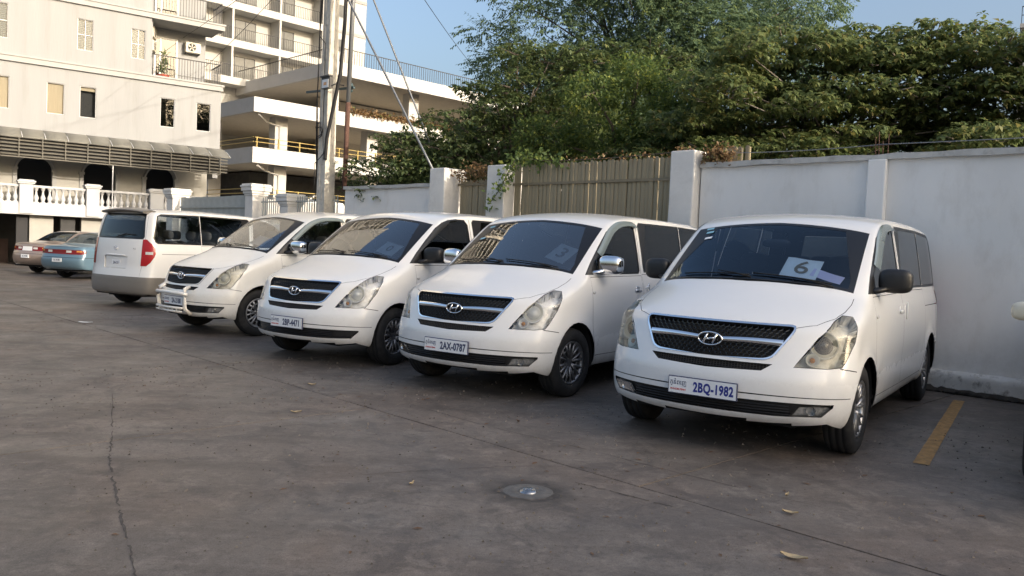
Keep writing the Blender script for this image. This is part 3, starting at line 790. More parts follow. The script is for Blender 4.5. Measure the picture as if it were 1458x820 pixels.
# E: badge, plate at the back
eb = MB(); yb = van.rear(0, 1.13).y + .006
eb.tube([(.062*math.cos(a), yb, 1.13+.036*math.sin(a)) for a in np.linspace(0, 2*math.pi, 25)], .005, 6, False)
eb.tube([(-.03,yb,1.106),(-.012,yb,1.154)], .006, 6); eb.tube([(.012,yb,1.106),(.03,yb,1.154)], .006, 6); eb.tube([(-.02,yb,1.128),(.02,yb,1.132)], .006, 6)
eb.build('emblem', 'chrome', vans['E'], True)
rp = MB().box((-.13,5.028,.79),(.13,5.036,.91)).build('rear_plate', 'plate_white', vans['E'])
me = text_mesh('2A-21', .07, 'plate_number', bold=.001); link_mesh('plate_number', me, rp, (0, 5.038, .85), (rad(90), 0, math.pi), mat='plate_dark')
me = text_mesh('H-1', .05, 'model_badge', bold=.001); link_mesh('model_badge', me, vans['E'], (-.52, van.rear(-.52,1.13).y+.004, 1.13), (rad(90), 0, math.pi), mat='chrome')
tlw = MB()
for sg in (1, -1):
    for z0, z1 in ((1.035, 1.085),):
        pts = [van.solve(np.array([[sg*.45, 4.3, z]]), np.array([[sg*a, 1., 0]]), 2.)[0] for z in (z0, z1) for a in (.50, .62, .75, .90)]
        pts = [Vector(p) + Vector((sg*.006, .008, 0)) for p in pts]
        tlw.add(pts, [(i, i+1, i+5, i+4) for i in range(3)])
tlw.build('reversing_lens', 'lens_white', vans['E'])

# papers behind the windscreens: each lies on the dashboard top against the glass
def paper(v, x, y, w_, h_, rz, name, label, mat, txt=None, ink='ink', tsize=.2, lean=32, stroke=None):
    root = vans[v]
    pos = van.top(x, y, 1.0) + Vector((0, .012, -.02))
    g = (van.top(x, y+.05) - van.top(x, y-.05)).normalized(); gx = (van.top(x+.05, y) - van.top(x-.05, y)).normalized(); nrm = gx.cross(g).normalized()
    mtx = Matrix.Translation(pos) @ Matrix((gx, nrm.cross(gx), nrm)).transposed().to_4x4() @ Matrix.Rotation(rz, 4, 'Z')
    mw = Matrix.Translation(root.location) @ Matrix.Rotation(root.rotation_euler.z, 4, 'Z') @ mtx
    b = MB(); n = 6
    b.v = [(-w_/2 + w_*i/n, -h_/2 + h_*j, .002*math.sin(i*1.3)) for j in (0, 1) for i in range(n+1)]; b.f = [(i, i+1, n+2+i, n+1+i) for i in range(n)]
    o = b.build(name, mat); o.matrix_world = mw; tag(o, label, 'paper')
    if txt:
        me = text_mesh(txt, tsize, 'numeral', bold=.001); link_mesh('numeral', me, o, (0, 0, .004), mat=ink)
    return o
paper('A', .36, 1.24, .29, .28, .06, 'paper_sheet', 'pale paper sheet with a large 6 behind the windscreen of the nearest minivan', 'paper', '6', 'ink_brown', .26)
paper('A', .57, 1.215, .25, .11, -.03, 'paper_slip', 'lilac slip beside the number 6 paper in the nearest minivan', 'paper_lilac')
paper('B', .54, 1.33, .24, .30, -.08, 'paper_sheet', 'pale green paper sheet with a 3 behind the windscreen, right lower corner', 'paper', '3', 'ink', .24)
paper('C', .52, 1.26, .27, .24, .02, 'paper_sheet', 'pale blue paper with a round 0 behind the windscreen of the third minivan', 'paper', '0', 'ink', .17)
paper('D', .42, 1.26, .32, .22, .05, 'paper_sheet', 'blank pale blue paper sheet behind the windscreen of the minivan with a nudge bar', 'paper')
for v, ys in (('A', (1.78, 1.72, 1.63)), ('B', (1.74, 1.52))):
    for i, y in enumerate(ys):
        x = -.60 - .02*(2-i); p0 = van.top(x, y) ; g = (van.top(x, y+.03)-van.top(x, y-.03)).normalized(); gx = (van.top(x+.05, y)-van.top(x-.05, y)).normalized()
        a = p0 + gx.cross(g)*.003; b = MB().add([a-gx*.035-g*.018, a+gx*.035-g*.018, a+gx*.035+g*.018, a-gx*.035+g*.018], [(0,1,2,3)]); b.build('sticker', 'sticker_blue' if i < 2 else 'plate_white', vans[v])

# ------------------------------------------------------------------ saloon cars
SO = [(.30,.24),(.12,.30),(.05,.42),(.04,.55),(.10,.66),(.25,.72),(.6,.82),(1.0,.89),(1.30,.94),(1.55,1.08),(1.85,1.26),(2.05,1.345),(2.5,1.39),(2.9,1.375),(3.2,1.31),(3.5,1.16),(3.72,1.04),(3.95,.995),(4.25,.985),(4.38,.965),(4.43,.90),(4.45,.72),(4.50,.60),(4.50,.45),(4.42,.32),(4.2,.26),(3,.22),(1.5,.22)]
SZ = catmull([(.1,.78),(.3,.83),(.5,.85),(.7,.85),(.88,.82),(.98,.76),(1.1,.70),(1.25,.64),(1.4,.56),(1.6,.5)], 6, False)
sal = Car(SO, lambda y, z: np.interp(z, SZ[:,0], SZ[:,1]) - .10*np.maximum(0, (.8-y)/.8)**2 - .10*np.maximum(0, (y-3.7)/.8)**2,
          lambda x, y, z: (y - (.22*x*x+.2*x**6)*np.clip((1.5-y)/1., 0, 1) + (.14*x*x+.2*x**6)*np.clip((y-3.2)/.8, 0, 1), z + .05*x*x*np.clip((z-.7)/.2, 0, 1)),
          lambda y, z: .14 + 0*y, (-.86,.02,.2), (.86,4.52,1.42), .05, (.35,1.0,3.6,.5,.75)); sal.ymid = 2.3
sal.begin()
rcs = lambda m: m.y > 3.4
SRW = [(-.52,3.05,1.30),(.52,3.05,1.30),(.66,3.66,1.05),(0,3.72,1.04),(-.66,3.66,1.05)]
sal.cut(SRW, (0,.5,.86), 22, cond=lambda m: m.y > 2.8 and m.z > .98); sal.cut(inset(SRW,.03), (0,.5,.86), 21, src=(22,), cond=lambda m: m.y > 2.8)
SWS = [(-.64,1.42,1.0),(0,1.34,.99),(.64,1.42,1.0),(.54,1.98,1.31),(-.54,1.98,1.31)]
sal.cut(SWS, (0,-.5,.86), 22, cond=lambda m: m.y < 2.2 and m.z > .9); sal.cut(inset(SWS,.03), (0,-.5,.86), 21, src=(22,), cond=lambda m: m.y < 2.3)
for sg in (1, -1):
    P = lambda q: [(sg*.8, a, b) for a, b in q]; cs = (lambda m: m.x > .4) if sg > 0 else (lambda m: m.x < -.4)
    for yc in (.85, 3.50): sal.cut(arch_poly(yc, .30, .355, sg*.8, 20), (sg,0,0), 2, cond=cs)
    sal.cut(P([(1.62,.99),(2.03,1.28),(2.48,1.32),(2.48,.98)]), (sg,0,0), 22, cond=cs); sal.cut(P([(2.54,.98),(2.54,1.32),(2.95,1.29),(3.42,1.06),(3.40,.99)]), (sg,0,0), 22, cond=cs)
    sal.cut(P([(1.25,.34),(1.25,.92),(1.27,.92),(1.27,.34)]), (sg,0,0), 1, cond=cs); sal.cut(P([(2.50,.34),(2.50,.96),(2.515,.96),(2.515,.34)]), (sg,0,0), 1, cond=cs)
    t = [(sg*.22,4.45,.855),(sg*.70,4.4,.855),(sg*.80,4.3,.82),(sg*.80,4.3,.745),(sg*.70,4.4,.725),(sg*.22,4.45,.725)]
    sal.cut(t, (sg*.25,.96,0), 50, cond=lambda m: m.y > 4.0)
for sg in (1, -1):
    sal.cut([(sg*.26,4.45,.835),(sg*.42,4.4,.835),(sg*.42,4.4,.775),(sg*.26,4.45,.775)], (sg*.25,.96,0), 54, src=(50,), cond=lambda m: m.y > 4.0)
    sal.cut([(sg*.60,4.45,.835),(sg*.74,4.4,.83),(sg*.74,4.4,.80),(sg*.60,4.45,.795)], (sg*.25,.96,0), 55, src=(50,), cond=lambda m: m.y > 4.0)
sal.cut([(-.22,4.5,.855),(.22,4.5,.855),(.22,4.5,.725),(-.22,4.5,.725)], (0,1,0), 51, cond=lambda m: m.y > 4.0)
sal.cut([(-.9,4.4,.64),(.9,4.4,.64),(.9,4.4,.628),(-.9,4.4,.628)], (0,1,0), 1, cond=lambda m: m.y > 4.0)
sal.cut([(-.60,3.9,.94),(.60,3.9,.94),(.60,3.9,.931),(-.60,3.9,.931)], (0,1,0), 1, cond=lambda m: m.y > 4.2)
for f in list(sal.bm.faces):
    if f[sal.rid] == 0 and f.normal.z < -.7 and f.calc_center_median().z < .3: f[sal.rid] = 2
W_SAL = wheel_meshes(.30, .19, .185, 6)
def build_saloon():
    r = empty('saloon_car')
    sal.extract((0,), 'body', 'paint_blue', r); sal.extract((22,), 'side_windows', 'glass_black', r, -.003); sal.extract((21,), 'windscreen', 'glass_clear', r, -.003, lambda m: m.y < 2.4); sal.extract((21,), 'rear_window', 'glass_clear', r, -.003, lambda m: m.y > 2.4)
    pbr('lens_dark_red', (.16, .006, .008), .2, coat=.5)
    for s_ in (1, -1): sal.extract((50,), 'tail_light', 'lens_dark_red', r, .006, (lambda m: m.x > 0) if s_ > 0 else (lambda m: m.x < 0))
    sal.extract((51,), 'trunk_garnish', 'lens_dark_red', r, .004); sal.extract((54,), 'reversing_lamp', 'lens_white', r, .008); sal.extract((55,), 'indicator_lamp', 'lens_amber', r, .008)
    lining(sal, 'body_lining', [(SRW,(0,.5,.86),lambda C: C[:,1] > 2.8),(SWS,(0,-.5,.86),lambda C: C[:,1] < 2.3)], r, wheels=[(.85,.30,.38),(3.5,.30,.38)])
    MB().box((-.74,.2,.23),(.74,4.3,.27)).build('underbody', 'black_matte', r)
    p = MB().box((-.17,4.515,.50),(.17,4.53,.61)).build('number_plate', 'plate_white', r)
    me = text_mesh('2C-4188', .065, 'plate_number', bold=.001); link_mesh('plate_number', me, p, (0, 4.533, .555), (rad(90),0,math.pi), mat='plate_dark')
    for sg in (1, -1):
        V, F = superbox((sg*.90,1.62,.98), (.10,.055,.065), 3, 10, 16); m = MB().add(V, F).build('side_mirror', 'paint_blue', r, True)
        MB().tube([(sg*.74,1.60,.93),(sg*.84,1.61,.95)], .025, 6).build('mirror_arm', 'black_plastic', m, True)
    me = MB(); V, F = superbox((0,0,.85),(.24,.08,.32),4,8,12); me.add(V, F); me = me.mesh('seat'); me.materials.append(M['seat_fabric'])
    for x, y in ((.36,2.1),(-.36,2.1),(.36,3.0),(-.36,3.0)): link_mesh('seat', me, r, (x,y,0))
    add_wheels(r, W_SAL, [(s*.74, y, .30) for s in (1,-1) for y in (.85, 3.50)])
    return r
blue = build_saloon()
champ = copy_tree(blue); cream = copy_tree(blue); garage_car = copy_tree(blue)
def place_tail(o, X, Y, th):   # tail towards the camera, rear-left wheel at X, Y
    t = th + math.pi; lx, ly = .74, 3.50   # seen from behind the car's own left is local +x
    o.rotation_euler = (0,0,-t); c, s_ = math.cos(t), math.sin(t)
    o.location = (X - (lx*c + ly*s_), Y - (-lx*s_ + ly*c), 0)
place_tail(blue, -13.42, 24.44, rad(18)); place_tail(champ, -15.45, 26.47, rad(22))
restyle(champ, {'body': 'paint_champagne', 'side_mirror': 'paint_champagne', 'trunk_garnish': 'plate_white'})
restyle(cream, {'body': 'paint_cream', 'side_mirror': 'paint_cream'})
restyle(garage_car, {'body': 'paint_white', 'side_mirror': 'paint_white'})
tag(blue, 'light blue saloon with a full-width red tail light band, beside the reversed minivan', 'car', 'saloon cars parked tail outwards')
tag(champ, 'champagne beige saloon behind the light blue one, under the balustrade', 'car', 'saloon cars parked tail outwards')
tag(cream, 'cream car beyond the yellow bay line, only its mirror in view', 'car')
tag(garage_car, 'white car on the lowest deck of the car park, its roof above the parapet', 'car')
cream.scale = (1.14,1.14,1.16); place(cream, 3.86, 4.30, .6046)

# ------------------------------------------------------------------ ground
def ground_mat():
    m = bpy.data.materials.new('concrete_floor'); m.use_nodes = True; nt = m.node_tree; b = nt.nodes["Principled BSDF"]
    g = N(nt, "ShaderNodeNewGeometry")
    def noise(scale, detail=8, rough=.6, dist=0):
        n = N(nt, "ShaderNodeTexNoise"); n.inputs["Scale"].default_value = scale; n.inputs["Detail"].default_value = detail; n.inputs["Roughness"].default_value = rough; n.inputs["Distortion"].default_value = dist
        nt.links.new(g.outputs["Position"], n.inputs[0]); return n.outputs[0]
    def ramp(src, a, b_, c0, c1):
        r = N(nt, "ShaderNodeValToRGB"); r.color_ramp.elements[0].position = a; r.color_ramp.elements[1].position = b_
        r.color_ramp.elements[0].color = (*c0, 1); r.color_ramp.elements[1].color = (*c1, 1); nt.links.new(src, r.inputs[0]); return r.outputs[0]
    def mix(f, a, b_, mode='MIX'):
        x = N(nt, "ShaderNodeMixRGB"); x.blend_type = mode
        for s, i in ((f, 0), (a, 1), (b_, 2)):
            if isinstance(s, (int, float)): x.inputs[i].default_value = s
            elif isinstance(s, tuple): x.inputs[i].default_value = (*s, 1)
            else: nt.links.new(s, x.inputs[i])
        return x.outputs[0]
    base_ = ramp(noise(.45, 6, .55, .4), .35, .68, (.122,.104,.090), (.196,.170,.146))
    c = mix(ramp(noise(1.3, 8, .65, .6), .46, .66, (0,0,0), (.75,.75,.75)), base_, (.100,.086,.076))
    c = mix(ramp(noise(.8, 7, .6, .8), .52, .72, (0,0,0), (.6,.6,.6)), c, (.165,.128,.100))
    c = mix(ramp(noise(5.5, 10, .75, .2), .50, .74, (0,0,0), (.8,.8,.8)), c, (.26,.23,.20))
    c = mix(ramp(noise(9, 8, .7), .60, .70, (0,0,0), (.75,.75,.75)), c, (.045,.040,.037))
    c = mix(ramp(noise(70, 4, .6), .35, .7, (.72,.72,.72), (1.15,1.15,1.15)), c, c, 'MIX')
    f = noise(140, 3, .7); c = mix(ramp(noise(2.6, 10, .72, 1.2), .50, .60, (0,0,0), (.65,.65,.65)), c, (.075,.066,.060))
    c = mix(ramp(noise(3.7, 10, .75, .5), .56, .62, (0,0,0), (.5,.5,.5)), c, (.24,.21,.18))
    c = mix(ramp(noise(24, 10, .85), .50, .60, (0,0,0), (.55,.55,.55)), c, (.055,.046,.040))
    c = mix(ramp(noise(31, 10, .85), .56, .66, (0,0,0), (.5,.5,.5)), c, (.30,.26,.22))
    sm = N(nt, 'ShaderNodeMapping'); sm.inputs['Rotation'].default_value = (0,0,rad(52)); sm.inputs['Scale'].default_value = (.35,3.2,1); nt.links.new(g.outputs['Position'], sm.inputs[0])
    sn = N(nt, 'ShaderNodeTexNoise'); sn.inputs['Scale'].default_value = 1.1; sn.inputs['Detail'].default_value = 9; sn.inputs['Roughness'].default_value = .68; nt.links.new(sm.outputs[0], sn.inputs[0])
    c = mix(ramp(sn.outputs[0], .52, .66, (0,0,0), (.55,.55,.55)), c, (.080,.066,.056))
    c = mix(.6, c, ramp(f, .3, .7, (.35,.35,.35), (1.5,1.5,1.5)), 'MULTIPLY')
    c = mix(ramp(noise(.55, 4, .5, .3), .42, .62, (0,0,0), (.55,.55,.55)), c, mix(1.0, c, (1.12,.99,.90), 'MULTIPLY'))
    # the ring of grime round the drain
    v = N(nt, "ShaderNodeVectorMath", operation='DISTANCE'); nt.links.new(g.outputs["Position"], v.inputs[0]); v.inputs[1].default_value = (.151,4.81,0)
    ad = N(nt, "ShaderNodeMath", operation='ADD'); nt.links.new(v.outputs["Value"], ad.inputs[0])
    ml = N(nt, "ShaderNodeMath", operation='MULTIPLY_ADD'); nt.links.new(noise(9, 6, .7), ml.inputs[0]); ml.inputs[1].default_value = .22; ml.inputs[2].default_value = -.11; nt.links.new(ml.outputs[0], ad.inputs[1])
    r = N(nt, "ShaderNodeValToRGB"); e = r.color_ramp.elements; e[0].position = .05; e[0].color = (.0,.0,.0,1); e[1].position = .33; e[1].color = (0,0,0,1)
    e2 = r.color_ramp.elements.new(.17); e2.color = (1,1,1,1); e3 = r.color_ramp.elements.new(.21); e3.color = (.6,.6,.6,1); e4 = r.color_ramp.elements.new(.14); e4.color = (.1,.1,.1,1)
    nt.links.new(ad.outputs[0], r.inputs[0]); c = mix(r.outputs[0], c, (.034,.027,.022))
    nt.links.new(c, b.inputs["Base Color"])
    nt.links.new(ramp(noise(1.1, 8, .6), .3, .7, (.42,.42,.42), (.72,.72,.72)), b.inputs["Roughness"])
    bp = N(nt, "ShaderNodeBump"); bp.inputs["Strength"].default_value = .35; bp.inputs["Distance"].default_value = .006
    nt.links.new(mix(.5, noise(25, 8, .7), f), bp.inputs["Height"]); nt.links.new(bp.outputs[0], b.inputs["Normal"])
    M['concrete_floor'] = m
ground_mat()
pbr('crack_dirt', (.095,.082,.072), .95, noise=.5, scale=20)
pbr('joint_dirt', (.05,.044,.038), .95, noise=.4, scale=8)
pbr('bay_paint', (.44,.25,.085), .75, noise=.4, scale=14, dirt=(.13,.105,.085), dscale=26, damt=1.0, bump=.4)
pbr('dry_leaf', (.42,.33,.20), .8, noise=.3, scale=30)
pbr('dry_leaf_brown', (.16,.09,.05), .8, noise=.3, scale=30)
pbr('cast_metal', (.42,.42,.42), .22, metal=.9, noise=.4, scale=30)
WB = Vector((7.375, 7.375, 0)); WS_ = Vector((-.70711, .70711, 0)); WD = Vector((-.70711, -.70711, 0))
def wp(s, d, z=0): return WB + WS_*s + WD*d + Vector((0, 0, z))     # s along the wall, d out of its face, z up
QW = 10.43
gsheet = MB(); gsheet.add([(-150,-60,-.03),(150,-60,-.03),(150,240,-.03),(-150,240,-.03)], [(0,1,2,3)])
ground = gsheet.build('ground', 'joint_dirt'); tag(ground, kind='structure')
def slab(q0, q1, s0, s1):
    g = .007; b = MB(); n = max(2, int((s1-s0)/.35)); top = []
    P = lambda q, s: Vector((.70711*(q-s), .70711*(q+s), 0))
    jit = lambda: random.uniform(-.004, .004)
    e0 = [P(q0+g+jit(), s0+g+(s1-s0-2*g)*i/n) for i in range(n+1)]; e1 = [P(q1-g-jit(), s0+g+(s1-s0-2*g)*i/n) for i in range(n+1)]
    o = 0
    for a, c in zip(e0, e1): b.v += [(a.x,a.y,0),(c.x,c.y,0),(a.x,a.y,-.04),(c.x,c.y,-.04)]
    for i in range(n): k = 4*i; b.f += [(k,k+1,k+5,k+4),(k,k+4,k+6,k+2),(k+1,k+3,k+7,k+5)]
    b.f += [(0,2,3,1),(4*n,4*n+1,4*n+3,4*n+2)]
    return b.build('concrete_slab', 'concrete_floor', ground)
lower_s = [-12,-5.75,.05,5.85,11.65,17.45,23.25,29.05,34.85,42]
upper_s = [-14.45,-8.65,-2.85,2.95,8.75,14.55,20.35,26.15,31.95,42]
for a, b_ in zip(lower_s, lower_s[1:]): slab(-12, -4, a, b_); slab(-4, 4.15, a, b_)
for a, b_ in zip(upper_s, upper_s[1:]): slab(4.15, QW-.02, a, b_)
# bay line
yl = MB(); a = Vector((4.96,8.88,.004)); b_ = Vector((3.06,5.92,.004)); d = (b_-a).normalized(); n_ = Vector((-d.y, d.x, 0))*.055
k = 24; 
for i in range(k+1):
    p = a + (b_-a)*i/k; j = random.uniform(-.006,.006); yl.v += [tuple(p-n_*(1+j*8)), tuple(p+n_*(1+j*6))]
yl.f = [(2*i, 2*i+1, 2*i+3, 2*i+2) for i in range(k)]
bl = yl.build('bay_line', 'bay_paint'); tag(bl, 'worn yellow bay line painted on the concrete right of the nearest minivan', 'road marking')
# cracks
def crack(pts, w0, name='ground_crack'):
    C = catmull([(p[0], p[1]) for p in pts], 14, False); b = MB(); n = len(C)
    for i, p in enumerate(C):
        d = C[min(i+1, n-1)] - C[max(i-1, 0)]; d = d/np.hypot(*d); q = np.array([-d[1], d[0]])
        o = rng.normal(0, w0*.5); w_ = w0*rng.uniform(.25, 1.0)*math.sin(math.pi*(i+.5)/n)**.4
        for s_ in (-1, 1): c = p + q*(o + s_*w_); b.v.append((c[0], c[1], .0025))
    b.f = [(2*i, 2*i+1, 2*i+3, 2*i+2) for i in range(n-1)]; b.f = [f for i, f in enumerate(b.f) if math.sin(i*.37)+math.sin(i*1.13+1) > -1.25]; o = b.build(name, 'crack_dirt'); tag(o, kind='structure')
crack([(-3.521,7.204),(-2.90,5.95),(-2.612,5.331),(-2.45,5.0),(-2.15,4.462),(-1.92,4.05),(-1.696,3.665),(-1.50,3.30),(-1.3,2.9)], .009)
crack([(.45,5.05),(.62,4.92),(.83,4.75),(1.0,4.62)], .010)
crack([(-.9,7.35),(-.2,6.6),(.5,6.0),(1.2,5.35),(1.9,4.75)], .006)
crack([(-1.1,4.9),(-.4,5.2),(.3,5.4),(.9,5.35)], .004)
# floor drain: a low dish with a bright worn boss
dr = MB()
dr.lathe([(.0005,.15),(.006,.12),(.008,.10),(.003,.075),(-.002,.055)], 36, 'z')
o = dr.build('floor_drain', pbr('cement_collar', (.115,.108,.10), .5, noise=.35, scale=14, bump=.5, bscale=40), None, True, loc=(.151,4.81,.001))
MB().lathe([(-.006,.056),(.004,.052),(.014,.040),(.010,.030),(.004,.026),(.018,.016),(.020,.001)], 24, 'z').build('drain_cap', 'cast_metal', o, True); tag(o, 'round worn metal drain cap set in the concrete in the middle of the lot', 'drain')
# leaves lying about
def dead_leaf(x, y, L_, rz, mat, curl=.02):
    b = MB(); n = 6
    for i in range(n+1):
        t = i/n; w_ = L_*.20*math.sin(math.pi*min(1, t*1.05+.02))**.8; z = .004 + curl*(t-.5)**2*2 + random.uniform(0,.003)
        b.v += [(L_*(t-.5), -w_, z+curl*.4), (L_*(t-.5), 0, z), (L_*(t-.5), w_, z+curl*.5)]
    for i in range(n):
        for j in (0,1): b.f.append((i*3+j, i*3+j+1, i*3+j+4, i*3+j+3))
    o = b.build('fallen_leaf', mat, None, True, loc=(x, y, 0)); o.rotation_euler = (0,0,rz); return o
LV = [((1.43,3.90), .13, -.5, 'dry_leaf', 'large pale dry leaf lying on the concrete in the right foreground'),
      ((-.55,4.83), .06, 1.2, 'dry_leaf', 'small pale leaf left of the round drain'),
      ((-1.75,6.72), .09, .4, 'dry_leaf', 'pale dry leaf on the concrete before the third minivan'),
      ((-1.95,8.05), .08, .2, 'dry_leaf', 'cream leaf just in front of the minivan without fog lamps'),
      ((-5.9,7.9), .12, -.1, 'dry_leaf', 'pale leaf at the far left of the open concrete'),
      ((-6.6,12.6), .22, .1, 'plate_white', 'thin white strip lying on the concrete left of the nudge bar minivan'),
      ((1.75,4.95), .06, .9, 'dry_leaf', 'small leaf on the joint in front of the nearest minivan'),
      ((.1,6.75), .06, 2.0, 'dry_leaf_brown', 'small brown leaf near the bumper of the minivan with paper 3'),
      ((1.65,4.60), .09, -.3, 'dry_leaf', 'thin dry leaf beside the long joint at the right')]
for (x, y), L_, rz, mt, lb in LV: tag(dead_leaf(x, y, L_, rz, mt), lb, 'leaf')
lit = MB()
for _ in range(420):
    q = rng.uniform(1, 9); s_ = rng.uniform(-1, 16)
    if rng.random() < .55: q = rng.normal(4.6, .9)
    x, y = .7071*(q-s_), .7071*(q+s_); a = rng.uniform(0, 6.28); L_ = rng.uniform(.006, .022) if rng.random() < .8 else rng.uniform(.02, .038)
    c, t = math.cos(a)*L_, math.sin(a)*L_; lit.add([(x-c, y-t, .003), (x+t*.4, y-c*.4, .006), (x+c, y+t, .004), (x-t*.4, y+c*.4, .007)], [(0,1,2,3)])
gr_ = np.random.default_rng(5); gm = MB()
for _ in range(2600):
    q = gr_.uniform(1.2, 8.5); s2 = gr_.uniform(-1.5, 9); x, y = .7071*(q-s2), .7071*(q+s2); e_ = gr_.uniform(.0025, .006)*(1 + .12*y)
    gm.add([(x-e_,y-e_*.6,.001),(x+e_,y-e_*.4,.001),(x,y+e_,.001),(x,y,.001+e_*1.1)], [(0,1,3),(1,2,3),(2,0,3)])
tag(gm.build('grit', pbr('grit_stone', (.17,.15,.13), .9, noise=.9, scale=3)), 'fine grit and small stones scattered over the concrete', 'grit', kind='stuff')
tag(lit.build('debris', 'dry_leaf_brown'), 'crumbs of dry leaf and dirt scattered over the concrete', 'debris', kind='stuff')

def leaf_mat(name, c0, c1, c2=None, trans=.35):
    m = bpy.data.materials.new(name); m.use_nodes = True; nt = m.node_tree; b = nt.nodes["Principled BSDF"]
    g = N(nt, "ShaderNodeNewGeometry"); r = N(nt, "ShaderNodeValToRGB"); e = r.color_ramp.elements
    e[0].color = (*c0, 1); e[1].color = (*c1, 1); e[1].position = .85
    if c2: x = r.color_ramp.elements.new(.975); x.color = (*c2, 1)
    nt.links.new(g.outputs["Random Per Island"], r.inputs[0]); nt.links.new(r.outputs[0], b.inputs["Base Color"]); b.inputs["Roughness"].default_value = .5; b.inputs["Specular IOR Level"].default_value = .35
    t = N(nt, "ShaderNodeBsdfTranslucent"); hs_ = N(nt, "ShaderNodeHueSaturation"); hs_.inputs["Value"].default_value = 1.3; nt.links.new(r.outputs[0], hs_.inputs["Color"]); nt.links.new(hs_.outputs[0], t.inputs[0])
    mx = N(nt, "ShaderNodeMixShader"); mx.inputs[0].default_value = trans; nt.links.new(b.outputs[0], mx.inputs[1]); nt.links.new(t.outputs[0], mx.inputs[2]); nt.links.new(mx.outputs[0], nt.nodes["Material Output"].inputs[0])
    M[name] = m; return m
leaf_mat('leaf_feather', (.080,.130,.085), (.15,.215,.115), (.22,.27,.10), trans=.5)
leaf_mat('leaf_tier', (.080,.120,.050), (.18,.215,.080), (.20,.18,.06), trans=.45)
leaf_mat('leaf_bright', (.065,.110,.040), (.16,.21,.055), (.28,.30,.06), trans=.5)
leaf_mat('leaf_dark', (.065,.100,.045), (.14,.18,.065), (.16,.17,.06), trans=.4)
leaf_mat('leaf_dry', (.13,.075,.035), (.24,.16,.08), (.12,.14,.05))
pbr('bark', (.10,.082,.065), .9, noise=.3, scale=8, bump=.5, bscale=25)
pbr('bark_pale', (.24,.21,.18), .9, noise=.3, scale=8, bump=.4, bscale=25)
def leaves_mesh(name, P, A, Bn, L, Wd, mat, droop=.25):
    """P points, A leaf axis, Bn leaf normal (N,3); two quads per leaf folded on the midrib"""
    n = len(P); A = A/np.linalg.norm(A, axis=1, keepdims=True); S = np.cross(A, Bn); S /= np.linalg.norm(S, axis=1, keepdims=True)+1e-9; U = np.cross(S, A)
    L = L[:,None]; Wd = Wd[:,None]
    V = np.empty((n,6,3)); 
    V[:,0] = P; V[:,1] = P + A*L*.5 + S*Wd + U*L*.06; V[:,2] = P + A*L - U*L*droop; V[:,3] = P + A*L*.5 - S*Wd + U*L*.06; V[:,4] = P + A*L*.5 - U*L*.02; V[:,5] = P + A*L*.98 - U*L*droop
    V = V.reshape(-1,3); base_i = np.arange(n)*6
    F = np.concatenate([np.stack([base_i, base_i+1, base_i+2, base_i+4], 1), np.stack([base_i, base_i+4, base_i+2, base_i+3], 1)], 0)
    me = bpy.data.meshes.new(name); me.vertices.add(len(V)); me.vertices.foreach_set('co', V.ravel()); me.loops.add(F.size); me.loops.foreach_set('vertex_index', F.ravel().astype(np.int32))
    me.polygons.add(len(F)); me.polygons.foreach_set('loop_start', (np.arange(len(F))*4).astype(np.int32)); me.update(calc_edges=True); me.materials.append(M[mat]); return me
# ------------------------------------------------------------------ boundary wall, gates, posts
pbr('wall_paint', (.80,.79,.765), .8, noise=.06, scale=1.2, dirt=(.55,.52,.47), dscale=2.6, damt=.4, bump=.25, bscale=14, stretch=(1,1,.45))
road_film('wall_paint', .8, .5, (.33,.30,.25), (.8,.9), .2)
pbr('post_paint', (.72,.70,.66), .8, noise=.10, scale=2.0, dirt=(.38,.35,.31), dscale=3, damt=.4, bump=.3, bscale=18)
pbr('plinth_paint', (.74,.72,.68), .85, noise=.2, scale=3, dirt=(.08,.07,.06), dscale=6, damt=1.0, bump=.6, bscale=16)
pbr('plinth_dirt', (.05,.042,.034), .95, noise=.5, scale=9, bump=.8, bscale=30)
pbr('coping', (.50,.49,.46), .85, noise=.18, scale=4, dirt=(.22,.20,.17), dscale=6, damt=.7, bump=.4, bscale=25)
pbr('slat_olive', (.31,.262,.170), .75, noise=.25, scale=6, stretch=(1,1,.15))
pbr('slat_rail', (.24,.20,.13), .7, noise=.2)
pbr('corrugated', (.40,.43,.42), .6, metal=.2, noise=.2, scale=3)
pbr('iron', (.03,.03,.032), .6, metal=.3)
pbr('rust', (.10,.05,.035), .85, noise=.3, scale=12)
def wbox(b, s0, s1, d0, d1, z0, z1):
    P = [wp(s, d) for s, d in ((s0,d0),(s1,d0),(s1,d1),(s0,d1))]
    b.add([(p.x,p.y,z0) for p in P] + [(p.x,p.y,z1) for p in P], [(0,1,2,3)[::-1],(4,5,6,7),(0,1,5,4),(1,2,6,5),(2,3,7,6),(3,0,4,7)])
def rough_strip(s0, s1, d0, z0, z1, name, mat, parent, ds=.12, amp=.012, back=-.02):
    n = max(2, int(abs(s1-s0)/ds)); b = MB(); K = 4
    for i in range(n+1):
        s = s0 + (s1-s0)*i/n
        row = [(back, z1 + rng.normal(0, amp*.4)), (d0*.7, z1 + rng.normal(0, amp*.7)), (d0 + rng.normal(0, amp*.6), z1-.04 + rng.normal(0, amp)), (d0 + rng.normal(0, amp), (z0+z1)/2), (d0 + rng.normal(0, amp), z0)]
        for d, z in row: p = wp(s, d, z); b.v.append(tuple(p))
    for i in range(n):
        for j in range(4): b.f.append((i*5+j, (i+1)*5+j, (i+1)*5+j+1, i*5+j+1))
    return b.build(name, mat, parent, True)
